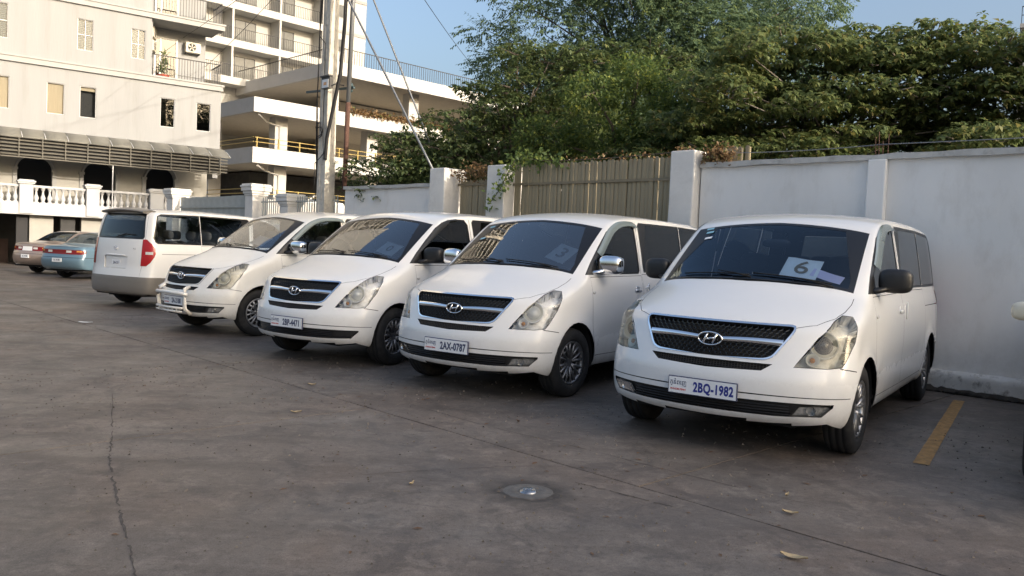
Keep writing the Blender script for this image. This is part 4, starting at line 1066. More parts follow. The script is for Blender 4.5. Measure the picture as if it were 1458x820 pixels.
def wall_section(s0, s1, h, label, cap=True, plinth=False):
    r = empty('boundary_wall', wp(s0, 0)); r.location = (0,0,0); tag(r, label, 'wall')
    b = MB(); n = int((s1-s0)/.5)+1; m_ = 6
    for i in range(n+1):
        for j in range(m_+1):
            p = wp(s0+(s1-s0)*i/n, rng.normal(0,.0015), h*j/m_); b.v.append(tuple(p))
    for i in range(n):
        for j in range(m_): a = i*(m_+1)+j; b.f.append((a, a+1, a+m_+2, a+m_+1))
    wbox(b, s0, s1, -.20, -.03, 0, h-.002)
    b.build('wall_panel', 'wall_paint', r)
    if cap:
        c = MB(); n = max(2, int((s1-s0)/.25)); 
        for i in range(n+1):
            s = s0 + (s1-s0)*i/n
            for d, z in ((-.24,h-.0),(-.24,h+.075+rng.normal(0,.004)),(.055,h+.07+rng.normal(0,.005)),(.058+rng.normal(0,.003),h+rng.normal(0,.005))): c.v.append(tuple(wp(s,d,z)))
        for i in range(n):
            for j in range(4): c.f.append((i*4+j, i*4+(j+1)%4, (i+1)*4+(j+1)%4, (i+1)*4+j))
        c.f += [(0,1,2,3),(4*n,4*n+3,4*n+2,4*n+1)]
        c.build('coping', 'coping', r)
    if plinth:
        rough_strip(s0, s1, .13, .045, .25, 'plinth', 'plinth_paint', r)
        o = rough_strip(s0, s1, .20, -.01, .055, 'plinth_dirt', 'plinth_dirt', r, .06, .014); o['kind'] = 'stuff'
    return r
wr = wall_section(-9, 6.60, 2.76, 'long white boundary wall with a stained plinth behind the nearest minivan', plinth=True)
b = MB(); wbox(b, 3.93, 4.15, 0, .10, 0, 2.757); b.build('pilaster', 'wall_paint', wr, bevel=.012)
b = MB()
for s_, hh in ((3.97,.26),(4.03,.18),(4.08,.30),(4.12,.24)): b.tube([wp(s_, -.05, 2.80), wp(s_+rng.normal(0,.01), -.05, 2.82+hh)], .006, 5)
b.tube([wp(3.9,-.05,2.95), wp(4.2,-.05,2.94)], .004, 4); b.build('rebar', 'rust', wr)
wl = wall_section(12.78, 15.95, 2.62, 'shorter white boundary wall left of the gate posts')
def post(s0, s1, h, d0, d1, label, top=None):
    r = empty('gate_post'); tag(r, label, 'post', 'square white posts of the gate'); b = MB()
    n = 8
    for i in range(n+1):
        z = h*i/n; j = lambda: rng.normal(0, .004)
        for s, d in ((s0,d0),(s1,d0),(s1,d1),(s0,d1)): b.v.append(tuple(wp(s+j(), d+j(), z)))
    for i in range(n):
        for k in range(4): b.f.append((i*4+k, i*4+(k+1)%4, (i+1)*4+(k+1)%4, (i+1)*4+k))
    b.f.append((n*4, n*4+1, n*4+2, n*4+3)); b.build('shaft', 'post_paint', r, bevel=.02)
    return r
post(6.62, 7.04, 3.01, -.14, .17, 'broad white post right of the large slatted gate, brown vine on top')
post(10.58, 11.05, 2.96, -.30, .17, 'white post with green creeper between the two slatted gates')
post(12.25, 12.72, 2.97, -.42, .17, 'white post left of the narrow slatted gate')
def slat_mesh(w_, h):
    b = MB(); n = 6; pts = [(w_/2*math.cos(a), -.022*math.sin(a)) for a in np.linspace(0, math.pi, n)]
    for x, y in pts: b.v += [(x, y, 0), (x, y, h - abs(x)/(w_/2)*.045)]
    b.f = [(2*i, 2*i+2, 2*i+3, 2*i+1) for i in range(n-1)]; b.f.append((0, 1, 2*n-1, 2*n-2)); m = b.mesh('slat'); m.materials.append(M['slat_olive']); m.shade_smooth(); return m
def slat_gate(s0, s1, d, h, label, rails, pitch=.088):
    r = empty('slatted_gate', wp(s0, d), math.atan2(WS_.y, WS_.x)); tag(r, label, 'gate'); sm_ = slat_mesh(pitch*1.06, h)
    n = int((s1-s0)/pitch)
    for i in range(n): 
        o = link_mesh('slat', sm_, r, (pitch*(i+.5), (i % 2)*.006 + rng.normal(0,.002), -rng.uniform(0,.03)), (rng.normal(0,.002), rng.normal(0,.003), math.pi))
    for z in rails: MB().box((0,.024,z-.022),(s1-s0,.05,z+.022)).build('rail', 'slat_rail', r)
    return r
slat_gate(7.05, 10.57, -.10, 3.0, 'wide olive slatted gate with pointed tops behind the minivans', (.5, 2.62))
slat_gate(11.06, 12.24, -.22, 2.78, 'narrow olive slatted gate between two white posts, dry vine on top', (.5, 2.66))
slat_gate(6.02, 6.60, -.32, 3.12, 'short length of olive slats above the wall by the broad post', (2.6,))
# left part of the boundary: pillars, pickets, corrugated sheet
def capped_pillar(s, w_, h, d, label):
    r = empty('capped_pillar'); tag(r, label, 'pillar', 'pillars with moulded caps along the left boundary'); b = MB(); wbox(b, s-w_/2, s+w_/2, d-w_/2, d+w_/2, 0, h-.30); b.build('shaft', 'post_paint', r, bevel=.015)
    c = MB()
    for e, z0, z1 in ((.02,h-.30,h-.25),(.045,h-.25,h-.18),(.08,h-.18,h-.08),(.10,h-.08,h-.03),(.07,h-.03,h+.01)): wbox(c, s-w_/2-e, s+w_/2+e, d-w_/2-e, d+w_/2+e, z0+.001, z1)
    c.build('cap', 'post_paint', r, bevel=.01)
capped_pillar(20.15, .42, 2.84, 0, 'tallest capped pillar between the corrugated fence and the picket railing')
capped_pillar(18.35, .38, 2.55, 0, 'low capped pillar beside the concrete utility pole')
capped_pillar(25.2, .46, 2.82, 0, 'capped pillar at the corner of the balustrade, left of the corrugated fence')
def railing(s0, s1, h, d, label, pitch=.11, mat='corrugated', low=1.0, mw=.016):
    r = empty('picket_railing', wp(s0, d), math.atan2(WS_.y, WS_.x)); tag(r, label, 'railing', 'picket railings of the left boundary')
    m_ = MB().tube([(0,0,0),(0,0,h)], mw, 5).mesh('picket'); m_.materials.append(M[mat])
    for i in range(int((s1-s0)/pitch)): link_mesh('picket', m_, r, (pitch*(i+.5), 0, 0))
    for z in (h-.12, .9): MB().box((0,-.012,z-.015),(s1-s0,.012,z+.015)).build('rail', mat, r)
    MB().box((0,-.06,0),(s1-s0,.06,low)).build('kerb_wall', 'post_paint', r)
railing(18.6, 19.85, 2.50, 0, 'picket railing between the tallest capped pillar and the low one', low=1.8)
railing(16.2, 18.1, 2.50, 0, 'picket railing behind the concrete utility pole', low=1.5)
r = empty('corrugated_fence', wp(20.45, 0), math.atan2(WS_.y, WS_.x)); tag(r, 'grey corrugated metal fence between two capped pillars above the minivans', 'fence')
ns = 4.45/12
for i in range(12):
    b = MB(); h = 2.56 + rng.normal(0,.015); k = 14
    for j in range(k+1): x = (ns+.01)*j/k; y = .014*math.sin(j*math.pi/1.0*.5*2) + (.004*(i % 2)); b.v += [(x, y, 0), (x, y, h)]
    b.f = [(2*j, 2*j+2, 2*j+3, 2*j+1) for j in range(k)]; o = b.build('corrugated_sheet', 'corrugated', r, loc=(ns*i,0,0))
MB().box((0,.022,2.24),(4.45,.05,2.29)).build('rail', 'corrugated', r)

# ------------------------------------------------------------------ utility pole, steel pole, lamp, wires
pbr('pole_concrete', (.62,.58,.50), .85, noise=.2, scale=4, dirt=(.15,.13,.11), dscale=5, damt=.6, bump=.4, bscale=20)
pbr('cable', (.012,.012,.013), .7)
pbr('steel_grey', (.22,.23,.24), .5, metal=.5)
glass('lamp_glass', (.8,.82,.7), rough=.05)
def polep(s, d): return wp(s, d)
PB = wp(16.62, .10); 
r = empty('utility_pole', PB, math.atan2(WS_.y, WS_.x)); tag(r, 'tall concrete utility pole wrapped in black cables behind the minivans', 'utility pole')
b = MB(); n = 14
for i in range(n+1):
    z = 11*i/n; w_ = .185 - .070*i/n; t_ = .145 - .05*i/n; dd = .018
    ring = [(-w_,-t_),(w_,-t_),(w_,-t_*.45),(w_-dd,-t_*.3),(w_-dd,t_*.3),(w_,t_*.45),(w_,t_),(w_*.42,t_),(w_*.36,t_-dd),(-w_*.36,t_-dd),(-w_*.42,t_),(-w_,t_)]
    b.v += [(x, y, z) for x, y in ring]
for i in range(n):
    for k in range(12): b.f.append((i*12+k, i*12+(k+1)%12, (i+1)*12+(k+1)%12, (i+1)*12+k))
b.f.append(tuple(range(n*12, n*12+12))); b.build('pole_shaft', 'pole_concrete', r)
for i in range(9): z = 1.6 + i*.8; MB().box((-.05,.10,z),(.05,.150-.0045*z,z+.30)).build('step_block', 'pole_concrete', r, bevel=.006)
for c in range(5):
    pts = []; ph = rng.uniform(0, 6.28); side = rng.uniform(.10, .22); amp = rng.uniform(.02,.07)
    for z in np.linspace(2.6 if c else 1.2, 9.5, 34):
        a = ph*.0 + 1.9 + .6*math.sin(z*1.3 + ph) + .3*math.sin(z*3.1+ph*2)
        rr = .225 - .0075*z + amp*.5*abs(math.sin(z*2+ph))
        a = 2.75 + .35*math.sin(z*1.3+ph) + (-1.9 if c == 4 and 3.4 < z < 6 else 0)
        pts.append((-rr*math.cos(a), .10 + .10*abs(math.sin(a*2)), z))
    MB().tube(pts, rng.uniform(.008,.017), 5).build('wrapped_cable', 'cable', r, True)
for z0, R_ in ((4.0,.12),(3.93,.10)):
    MB().tube([(.02+R_*math.cos(a), .21+.02*math.sin(3*a), z0+R_*1.3*math.sin(a)) for a in np.linspace(0, 2*math.pi*2.1, 40)], .011, 5).build('cable_coil', 'cable', r, True)
fl = empty('floodlight', wp(16.27,.36)); fl.location.z = 4.98; fl.rotation_euler = (0,0,math.atan2(WS_.y, WS_.x)); tag(fl, 'small square floodlight fixed to the concrete utility pole', 'lamp')
b = MB(); b.box((-.17,-.05,-.10),(.17,.05,.16)); b.box((-.19,-.02,.16),(.19,.08,.19)); b.tube([(-.18,0,-.05),(-.21,-.08,0),(-.21,-.3,0)], .014, 6); b.tube([(.18,0,-.05),(.21,-.08,0),(.21,-.3,0)], .014, 6); b.build('lamp_housing', 'black_plastic', fl)
b = MB(); b.box((-.13,.05,-.085),(.13,.062,.10)); b.build('lamp_glass', 'lens_white', fl)
b = MB(); b.box((-.06,.062,-.03),(.06,.066,.04)); b.build('led_chip', 'lens_amber', fl)
fl.rotation_euler = (rad(0),0,math.atan2(WS_.y, WS_.x))
ca = empty('cross_arm', wp(16.62,-.09)); ca.location.z = 4.98; ca.rotation_euler = (0,rad(-3),math.atan2(WS_.y, WS_.x)); tag(ca, 'blue-green steel arm with insulators across the utility pole', 'bracket')
pbr('arm_blue', (.04,.075,.085), .6)
b = MB(); b.box((-.75,-.02,-.025),(1.3,.02,.025)); b.build('arm', 'arm_blue', ca)
for x in (-.62,.5): MB().lathe([(-.12,.02),(-.10,.05),(-.06,.05),(-.05,.03),(0,.03),(.01,.055),(.06,.05),(.09,.02)], 10, 'z', Matrix.Translation((x,0,.02))).build('insulator', 'arm_blue', ca, True)
r = empty('steel_pole', wp(15.99, .0)); r.location.z = 2.6; tag(r, 'thin steel pole, rusty at its foot, beside the concrete utility pole', 'pole')
MB().tube([(0,0,0),(.02,0,2.0)], .055, 10).build('pole_foot', 'rust', r, True); MB().tube([(.02,0,2.0),(.10,0,7.5)], .052, 10).build('pole_tube', 'steel_grey', r, True)
def wire(pts, r_, name, label, cat='cable', sag=0, mat='cable', group=None):
    P = []
    for a, b_ in zip(pts, pts[1:]):
        a, b_ = Vector(a), Vector(b_)
        for i in range(12): t = i/12; P.append(a*(1-t) + b_*t - Vector((0,0,sag*4*t*(1-t))))
    P.append(Vector(pts[-1])); o = MB().tube(P, r_, 5).build(name, mat, None, True); tag(o, label, cat, group); return o
wire([wp(12.7,.1,2.95), wp(16.62,.1,7.7)], .024, 'guy_wire', 'thick grey guy cable from the left gate post up to the pole top', mat='steel_grey')
wire([wp(14.1,-1.0,3.55), wp(16.62,.1,9.2)], .022, 'guy_wire', 'second grey guy cable ending behind the trees', mat='steel_grey')
wire([wp(16.0,.1,8.5), wp(15.98,.15,6.2), wp(16.0,.2,5.2), wp(16.2,.22,4.5), wp(16.4,.24,3.8), wp(16.45,.24,3.3)], .045, 'cable_bundle', 'thick black cable bundle sweeping down beside the steel pole')
wire([wp(16.9,.3,8.2), (-26,60,11.5)], .009, 'overhead_wire', 'thin wire running from the pole to the car park', sag=.5)
wire([wp(16.9,.3,8.5), (-30,62,14.0)], .009, 'overhead_wire', 'higher thin wire running from the pole past the car park', sag=.6)
wire([(-3,66,15.0), wp(16.9,.2,10.5)], .015, 'overhead_wire', 'thin wire crossing the sky right of the tower', sag=.4)
wire([wp(16.9,.3,9.6), (6,24,13.5)], .03, 'overhead_wire', 'black wire along the top edge towards the tall tree', sag=.3)

# ------------------------------------------------------------------ left building
pbr('render_white', (.28,.287,.293), .85, noise=.07, scale=.8, dirt=(.21,.21,.20), dscale=.9, damt=.5, stretch=(2.4,2.4,.25), bump=.3, bscale=12)
pbr('trim_white', (.33,.33,.325), .8, noise=.06, scale=2)
pbr('balustrade_white', (.46,.465,.47), .75, noise=.06, scale=3, dirt=(.42,.41,.39), dscale=3, damt=.3)
pbr('window_frame', (.60,.60,.60), .5)
pbr('dark_room', (.035,.035,.037), .9)
pbr('curtain', (.42,.36,.27), .9, noise=.12, scale=3, stretch=(8,8,.5))
pbr('blind', (.10,.13,.14), .8)
pbr('awning', (.18,.175,.15), .45, noise=.12, scale=1.5)
pbr('louvre', (.12,.112,.092), .7, noise=.15)
pbr('ac_cream', (.58,.54,.45), .6)
pbr('pot_red', (.35,.06,.03), .6)
pbr('arch_grey', (.36,.35,.32), .85, noise=.08)  # even warm grey for the arcade walls and some bay piers
glass('pane', (.80,.82,.82), ior=1.4)
glass('pane_dark', (.10,.10,.11), ior=1.55)
BU = Vector((.811,.585,0)).normalized(); BN = Vector((.585,-.811,0)).normalized(); BP = Vector((-19.154,30.382,0))
BROT = math.atan2(BU.y, BU.x)   # local x along the facade, local -y towards the lot
LBLD = empty('apartment_building', BP, BROT); tag(LBLD, 'white apartment building with arches, louvred awning and balustrade', 'building')
def lb(mb, name, mat, par=None, **k): return mb.build(name, mat, par or LBLD, **k)
# facade with real openings: grid of boxes between openings
def panel_with_holes(x0, x1, z0, z1, holes, y0, y1):
    b = MB(); xs = sorted({x0, x1, *[h[0] for h in holes], *[h[1] for h in holes]}); zs = sorted({z0, z1, *[h[2] for h in holes], *[h[3] for h in holes]})
    xs = [x for x in xs if x0 <= x <= x1]; zs = [z for z in zs if z0 <= z <= z1]
    idx = {}
    def v(x, y, z):
        k = (round(x,4), y, round(z,4))
        if k not in idx: idx[k] = len(b.v); b.v.append((x, y, z))
        return idx[k]
    solid = lambda i, j: 0 <= i < len(xs)-1 and 0 <= j < len(zs)-1 and not any(h[0]-1e-6 <= xs[i] and xs[i+1] <= h[1]+1e-6 and h[2]-1e-6 <= zs[j] and zs[j+1] <= h[3]+1e-6 for h in holes)
    for i in range(len(xs)-1):
        for j in range(len(zs)-1):
            if not solid(i, j): continue
            a, c, e, f = xs[i], xs[i+1], zs[j], zs[j+1]
            b.f.append((v(a,y0,e), v(c,y0,e), v(c,y0,f), v(a,y0,f))); b.f.append((v(a,y1,f), v(c,y1,f), v(c,y1,e), v(a,y1,e)))
            if not solid(i-1, j): b.f.append((v(a,y0,f), v(a,y1,f), v(a,y1,e), v(a,y0,e)))
            if not solid(i+1, j): b.f.append((v(c,y0,e), v(c,y1,e), v(c,y1,f), v(c,y0,f)))
            if not solid(i, j-1): b.f.append((v(a,y0,e), v(a,y1,e), v(c,y1,e), v(c,y0,e)))
            if not solid(i, j+1): b.f.append((v(a,y0,f), v(c,y0,f), v(c,y1,f), v(a,y1,f)))
    return b
def window(x0, x1, z0, z1, y, par, kind, sill=True):
    f = MB(); t = .05
    f.box((x0-t,y-.045,z0-t),(x0+.02,y+.03,z1+t)); f.box((x1-.02,y-.045,z0-t),(x1+t,y+.03,z1+t)); f.box((x0+.02,y-.045,z1-.02),(x1-.02,y+.03,z1+t)); f.box((x0+.02,y-.045,z0-t),(x1-.02,y+.03,z0+.02))
    o = f.build('window', 'window_frame', par); 
    p = MB().add([(x0+.02,y+.01,z0+.02),(x1-.02,y+.01,z0+.02),(x1-.02,y+.01,z1-.02),(x0+.02,y+.01,z1-.02)], [(0,1,2,3)]); p.build('pane', 'pane' if kind != 'dark' else 'pane_dark', o)
    yy = .05 if kind == 'curtain' else .22
    bk = MB().box((x0-.02,y+yy,z0-.02),(x1+.02,y+yy+.02,z1+.02))
    if kind == 'curtain': bk.build('curtain', 'curtain', o)
    elif kind == 'blind':
        s = MB(); 
        for z in np.arange(z0+.05, z1-.02, .07): s.box((x0+.03,y+.06,z),(x1-.03,y+.09,z+.045))
        s.build('blind_slats', 'blind', o); bk.build('room_dark', 'dark_room', o)
        g = MB(); g.box(((x0+x1)/2-.012,y-.02,z0),((x0+x1)/2+.012,y+.0,z1)); g.box((x0,y-.02,(z0+z1)/2-.012),(x1,y-.002,(z0+z1)/2+.012)); g.build('glazing_bars', 'window_frame', o)
    else:
        bk.build('room_dark', 'dark_room', o); MB().box((x0+.02,y+.05,z1-.16),(x1-.02,y+.07,z1-.02)).build('roller_blind', 'curtain', o)
    return o
YF = 1.2
w1 = [(-.10,.29,5.97,7.2,'curtain'),(-3.2,-2.6,5.97,7.2,'dark'),(1.55,2.16,5.97,7.18,'curtain'),(2.71,3.30,5.97,7.2,'dark2'),(5.75,6.32,5.97,7.18,'dark'),(7.22,7.81,5.97,7.17,'dark'),
      (2.58,3.15,8.63,9.86,'blind'),(4.56,5.10,8.63,9.84,'blind'),(-.35,.22,8.63,9.95,'blind'),(-3.1,-2.5,8.63,9.95,'blind')]
holes = [w_[:4] for w_ in w1]
lb(panel_with_holes(-9, 8.24, 4.86, 7.78, [h for h in holes if h[3] < 8], YF, YF+.22), 'wall', 'render_white')
lb(panel_with_holes(-9, 5.34, 8.06, 30.0, [h for h in holes if h[3] > 8] , YF, YF+.22), 'wall', 'render_white')
for x0, x1, z0, z1, kd in w1: window(x0, x1, z0, z1, YF+.08, LBLD, kd)
# floor bands
for z in (7.78, 10.40, 13.1, 15.8, 18.5, 21.2): b = MB(); b.box((-9, YF-.10, z),(8.30, YF+.5, z+.27)); b.box((-9,YF-.14,z+.20),(8.34,YF+.45,z+.272)); lb(b, 'floor_band', 'trim_white')
lb(MB().box((-9,YF+.24,4.86),(-8.8,14,30)), 'gable', 'render_white')
lb(MB().box((8.02,YF+.24,4.0),(8.24,14,7.78)), 'side_wall', 'render_white')
# balconies at the right-hand corner
def balcony(z):
    lb(MB().box((5.34,YF+1.45,z),(7.9,YF+1.6,z+2.35)), 'balcony_wall', 'render_white')
    lb(MB().box((5.34,YF+.22,z),(5.42,YF+1.45,z+2.35)), 'balcony_side', 'render_white')
    lb(MB().box((5.34,YF+.5,z-.27),(8.2,YF+1.6,z)), 'balcony_floor', 'trim_white')
    d = MB(); d.box((5.72,YF+1.36,z),(5.80,YF+1.44,z+1.95)); d.box((6.62,YF+1.36,z),(6.70,YF+1.44,z+1.95)); d.box((5.80,YF+1.36,z+1.88),(6.62,YF+1.44,z+1.95)); d.box((5.9+.05,YF+1.37,z),(6.02,YF+1.43,z+1.88))
    do = lb(d, 'balcony_door', 'window_frame'); MB().add([(5.8,YF+1.40,z),(6.62,YF+1.40,z),(6.62,YF+1.40,z+1.88),(5.8,YF+1.40,z+1.88)],[(0,1,2,3)]).build('pane', 'pane_dark', do)
    rl = empty('balcony_railing'); rl.parent = LBLD
    MB().box((5.36,YF-.02,z+.86),(8.20,YF+.02,z+.90)).build('handrail', 'iron', rl); MB().box((8.16,YF+.02,z+.86),(8.20,YF+1.4,z+.90)).build('handrail', 'iron', rl)
    bm_ = MB().box((-.008,-.008,0),(.008,.008,.86)).mesh('baluster'); bm_.materials.append(M['iron'])
    for x in np.arange(5.42, 8.2, .115): link_mesh('baluster', bm_, rl, (x, YF, z))
    for y in np.arange(.12, 1.4, .115): link_mesh('baluster', bm_, rl, (8.18, YF+y, z))
balcony(8.05); balcony(10.67); balcony(13.37)
ac = empty('air_conditioner', (7.2,YF+1.2,9.55)); ac.parent = LBLD
def aircon(x, y, z, rz=0, lbl=''):
    r = empty('air_conditioner'); p = BP + BU*x - BN*y; r.location = (p.x, p.y, z); r.rotation_euler = (0,0,BROT+rz); tag(r, lbl, 'air conditioner', 'air conditioners on the balcony of the white building')
    MB().box((-.32,-.14,-.22),(.32,.12,.22)).build('casing', 'ac_cream', r, bevel=.015)
    MB().lathe([(-.145,.17),(-.15,.175),(-.155,.17),(-.15,.165)], 20, 'y', Matrix.Translation((-.06,0,0))).build('fan_guard', 'iron', r, True)
    MB().lathe([(-.142,.16),(-.142,.001)], 20, 'y', Matrix.Translation((-.06,0,0))).build('fan_opening', 'dark_room', r)
    f = MB()
    for k in range(5): a = k*2*math.pi/5; f.add([(-.06,-.146,0),(-.06+.15*math.cos(a),-.148,.15*math.sin(a)),(-.06+.15*math.cos(a+.5),-.144,.15*math.sin(a+.5))],[(0,1,2)])
    f.build('fan_blades', 'ac_cream', r)
    b = MB(); b.box((-.30,-.1,-.27),(-.26,.4,-.22)); b.box((.26,-.1,-.27),(.30,.4,-.22)); b.build('wall_bracket', 'iron', r)
bpy.data.objects.remove(ac)
aircon(7.30, YF+1.25, 9.72, 0, 'air conditioner on the balcony back wall, above the railing')
aircon(5.55, YF+1.0, 10.02, 1.2, 'upper air conditioner of the pair left of the balcony door')
aircon(5.55, YF+1.0, 9.45, 1.2, 'lower air conditioner of the pair left of the balcony door')
# awning with louvre screen
YA = -.30
for i in range(12):
    x0, x1 = -.9 + i*.765 - .0, -.9 + (i+1)*.765 - .012; a = MB(); n = 5
    for k in range(n+1):
        t = k/n; y = YA + (YF-YA)*t; z = 4.78 + .46*math.sin(t*math.pi/2)*1.05
        a.v += [(x0,y,z),(x1,y,z),(x0,y,z-.02),(x1,y,z-.02)]
    for k in range(n): q = 4*k; a.f += [(q,q+1,q+5,q+4),(q+2,q+6,q+7,q+3),(q,q+4,q+6,q+2),(q+1,q+3,q+7,q+5)]
    a.f += [(0,2,3,1)]; o = a.build('awning_panel', 'awning', LBLD, True)
for i in range(-4, 0):
    x0, x1 = -.9 + i*.765, -.9 + (i+1)*.765 - .012; lb(MB().add([(x0,YA,4.78),(x1,YA,4.78),(x1,YF,5.25),(x0,YF,5.25)],[(0,1,2,3)]), 'awning_panel', 'awning')
for i in range(13): x = -.9 + i*.765; lb(MB().tube([(x,YA,4.80),(x,YA+.5,5.03),(x,YF,5.27)], .014, 5), 'awning_rib', 'window_frame')
lm = MB().add([(0,0,0),(.745,0,0),(.745,.06,.05),(0,.06,.05),(0,.004,-.012),(.745,.004,-.012)], [(0,1,2,3),(0,4,5,1),(4,3,2,5)]).mesh('louvre_slat'); lm.materials.append(M['louvre'])
for i in range(-3, 12):
    x = -1.0 + i*.765
    if x > 7.5: continue
    for k in range(5): link_mesh('louvre_slat', lm, LBLD, (x+.01, YA+.02, 4.13 + k*.132))
    lb(MB().box((x-.022,YA-.01,4.06),(x+.018,YA+.06,4.78)), 'louvre_post', 'louvre')
b = MB(); b.box((-3.3,YA,4.035),(7.88,YA+.06,4.075)); b.box((-3.3,YA,4.76),(7.88,YA+.06,4.79)); b.box((7.84,YA,4.075),(7.88,YA+.06,4.76)); lb(b, 'louvre_frame', 'louvre')
lb(MB().box((-3.3,YA+.14,4.1),(7.84,YA+.15,4.75)), 'screen_backing', 'dark_room')
# arcade
YR = 1.6
def arch_wall(x0, x1, z0, z1, arches, y0, y1):
    b = MB(); segs = 14; cur = x0
    for (a0, a1, zs, zt) in arches:
        b.box((cur,y0,z0),(a0,y1,z1)); cx = (a0+a1)/2; rx = (a1-a0)/2
        for i in range(segs):
            t0 = math.pi - math.pi*i/segs; t1 = math.pi - math.pi*(i+1)/segs
            xa, za = cx + rx*math.cos(t0), zs + (zt-zs)*math.sin(t0); xb, zb = cx + rx*math.cos(t1), zs + (zt-zs)*math.sin(t1)
            b.add([(xa,y0,za),(xb,y0,zb),(xb,y0,z1),(xa,y0,z1),(xa,y1,za),(xb,y1,zb)], [(0,1,2,3),(0,4,5,1)])
        cur = a1
    b.box((cur,y0,z0),(x1,y1,z1)); return b
AR = [(-1.9,-.75,3.75,4.25),(.62,1.83,3.75,4.27),(2.95,4.15,3.72,4.25),(5.32,6.48,3.72,4.28)]
lb(arch_wall(-9, 7.83, 2.2, 4.9, AR, YR, YR+.25), 'arcade_wall', 'arch_grey')
for (a0, a1, zs, zt) in AR:
    for xx in (a0-.15, a1+.0): 
        b = MB(); b.box((xx,YR-.06,2.2),(xx+.15,YR-.002,3.70)); b.box((xx-.03,YR-.10,3.70),(xx+.18,YR-.002,3.80)); lb(b, 'arch_pilaster', 'trim_white')
    m_ = MB(); cx = (a0+a1)/2; rx = (a1-a0)/2 + .07
    m_.tube([(cx+rx*math.cos(t), YR-.03, zs+(zt-zs+.07)*math.sin(t)) for t in np.linspace(0, math.pi, 16)], .05, 6); lb(m_, 'arch_moulding', 'trim_white')
lb(MB().box((-9,YR+1.6,2.2),(7.8,YR+1.65,4.9)), 'arcade_back', 'dark_room')
lb(MB().box((-9,-.02,1.95),(7.8,14,2.2)), 'terrace_floor', 'trim_white')
lb(MB().box((7.6,YR+.26,2.2),(7.83,14,4.9)), 'side_wall', 'arch_grey')
# balustrade
bal = empty('balustrade', BP, BROT); tag(bal, 'white balustrade with turned balusters along the terrace of the building', 'balustrade')
bm_ = MB().lathe([(0,.085),(.03,.085),(.035,.05),(.08,.062),(.16,.088),(.22,.080),(.30,.045),(.38,.036),(.44,.036),(.47,.06),(.52,.065),(.535,.09),(.56,.09)], 14, 'z').mesh('baluster'); bm_.shade_smooth(); bm_.materials.append(M['balustrade_white'])
posts = [(-4.0,-3.5),(-1.75,-1.25),(.57,1.02),(2.82,3.28),(5.14,5.66)]
for a0, a1 in posts:
    b = MB(); b.box((a0,-.22,1.97),(a1,.22,3.08)); b.box((a0-.05,-.27,3.08),(a1+.05,.27,3.14)); b.box((a0-.08,-.30,3.14),(a1+.08,.30,3.20)); b.box((a0-.02,-.24,3.20),(a1+.02,.24,3.24)); b.build('baluster_post', 'balustrade_white', bal, bevel=.01)
gaps = [(a[1], c[0]) for a, c in zip(posts, posts[1:])] + [(5.66, 7.6)]
for g0, g1 in gaps:
    n = max(1, int(round((g1-g0)/.22)))
    for i in range(n): link_mesh('baluster', bm_, bal, (g0+(g1-g0)*(i+.5)/n, 0, 2.40))
    MB().box((g0+.001,-.11,2.96),(g1-.001,.11,3.05)).build('handrail', 'balustrade_white', bal, bevel=.015); MB().box((g0+.001,-.13,2.33),(g1-.001,.13,2.40)).build('plinth_rail', 'balustrade_white', bal)
MB().box((-9,-.16,1.93),(7.6,.16,2.33)).build('base_wall', 'balustrade_white', bal)
MB().tube([(3.72,-.28,2.0),(3.72,-.28,4.05)], .018, 6).build('downpipe', 'window_frame', bal)
# garage bays under the terrace
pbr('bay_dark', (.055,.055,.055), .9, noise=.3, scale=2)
pbr('brick_dark', (.05,.03,.024), .9, noise=.3, scale=4)
lb(MB().box((-9,3.4,0),(7.8,3.5,1.95)), 'bay_back', 'bay_dark')
for a0, a1, mt in ((-3.0,-2.4,'bay_dark'),(.87-.35,.87+.02,'dark_room'),(.95,1.75,'arch_grey'),(2.0,2.5,'bay_dark'),(2.72,3.42,'arch_grey')):
    lb(MB().box((a0,.25,0),(a1,.6,1.93)), 'bay_pier', mt)
lb(MB().box((-2.2,2.2,0),(.4,2.3,.95)), 'low_wall', 'brick_dark')
ysg = MB().box((1.60,-.12,1.10),(2.02,-.08,1.24)).build('yellow_sign', pbr('yellow', (.75,.50,.02), .5)); ysg.location = BP; ysg.rotation_euler = (0,0,BROT); tag(ysg, 'yellow board seen over the beige saloon, under the terrace', 'sign')
pot = empty('potted_plant'); pp = BP + BU*5.9 - BN*(YF+.35); pot.location = (pp.x, pp.y, 8.05); tag(pot, 'potted plant in a red bowl on the lower balcony', 'plant')
MB().lathe([(0,.001),(0,.18),(.12,.26),(.14,.25),(.10,.2),(.10,.001)], 16, 'z').build('pot', 'pot_red', pot, True)

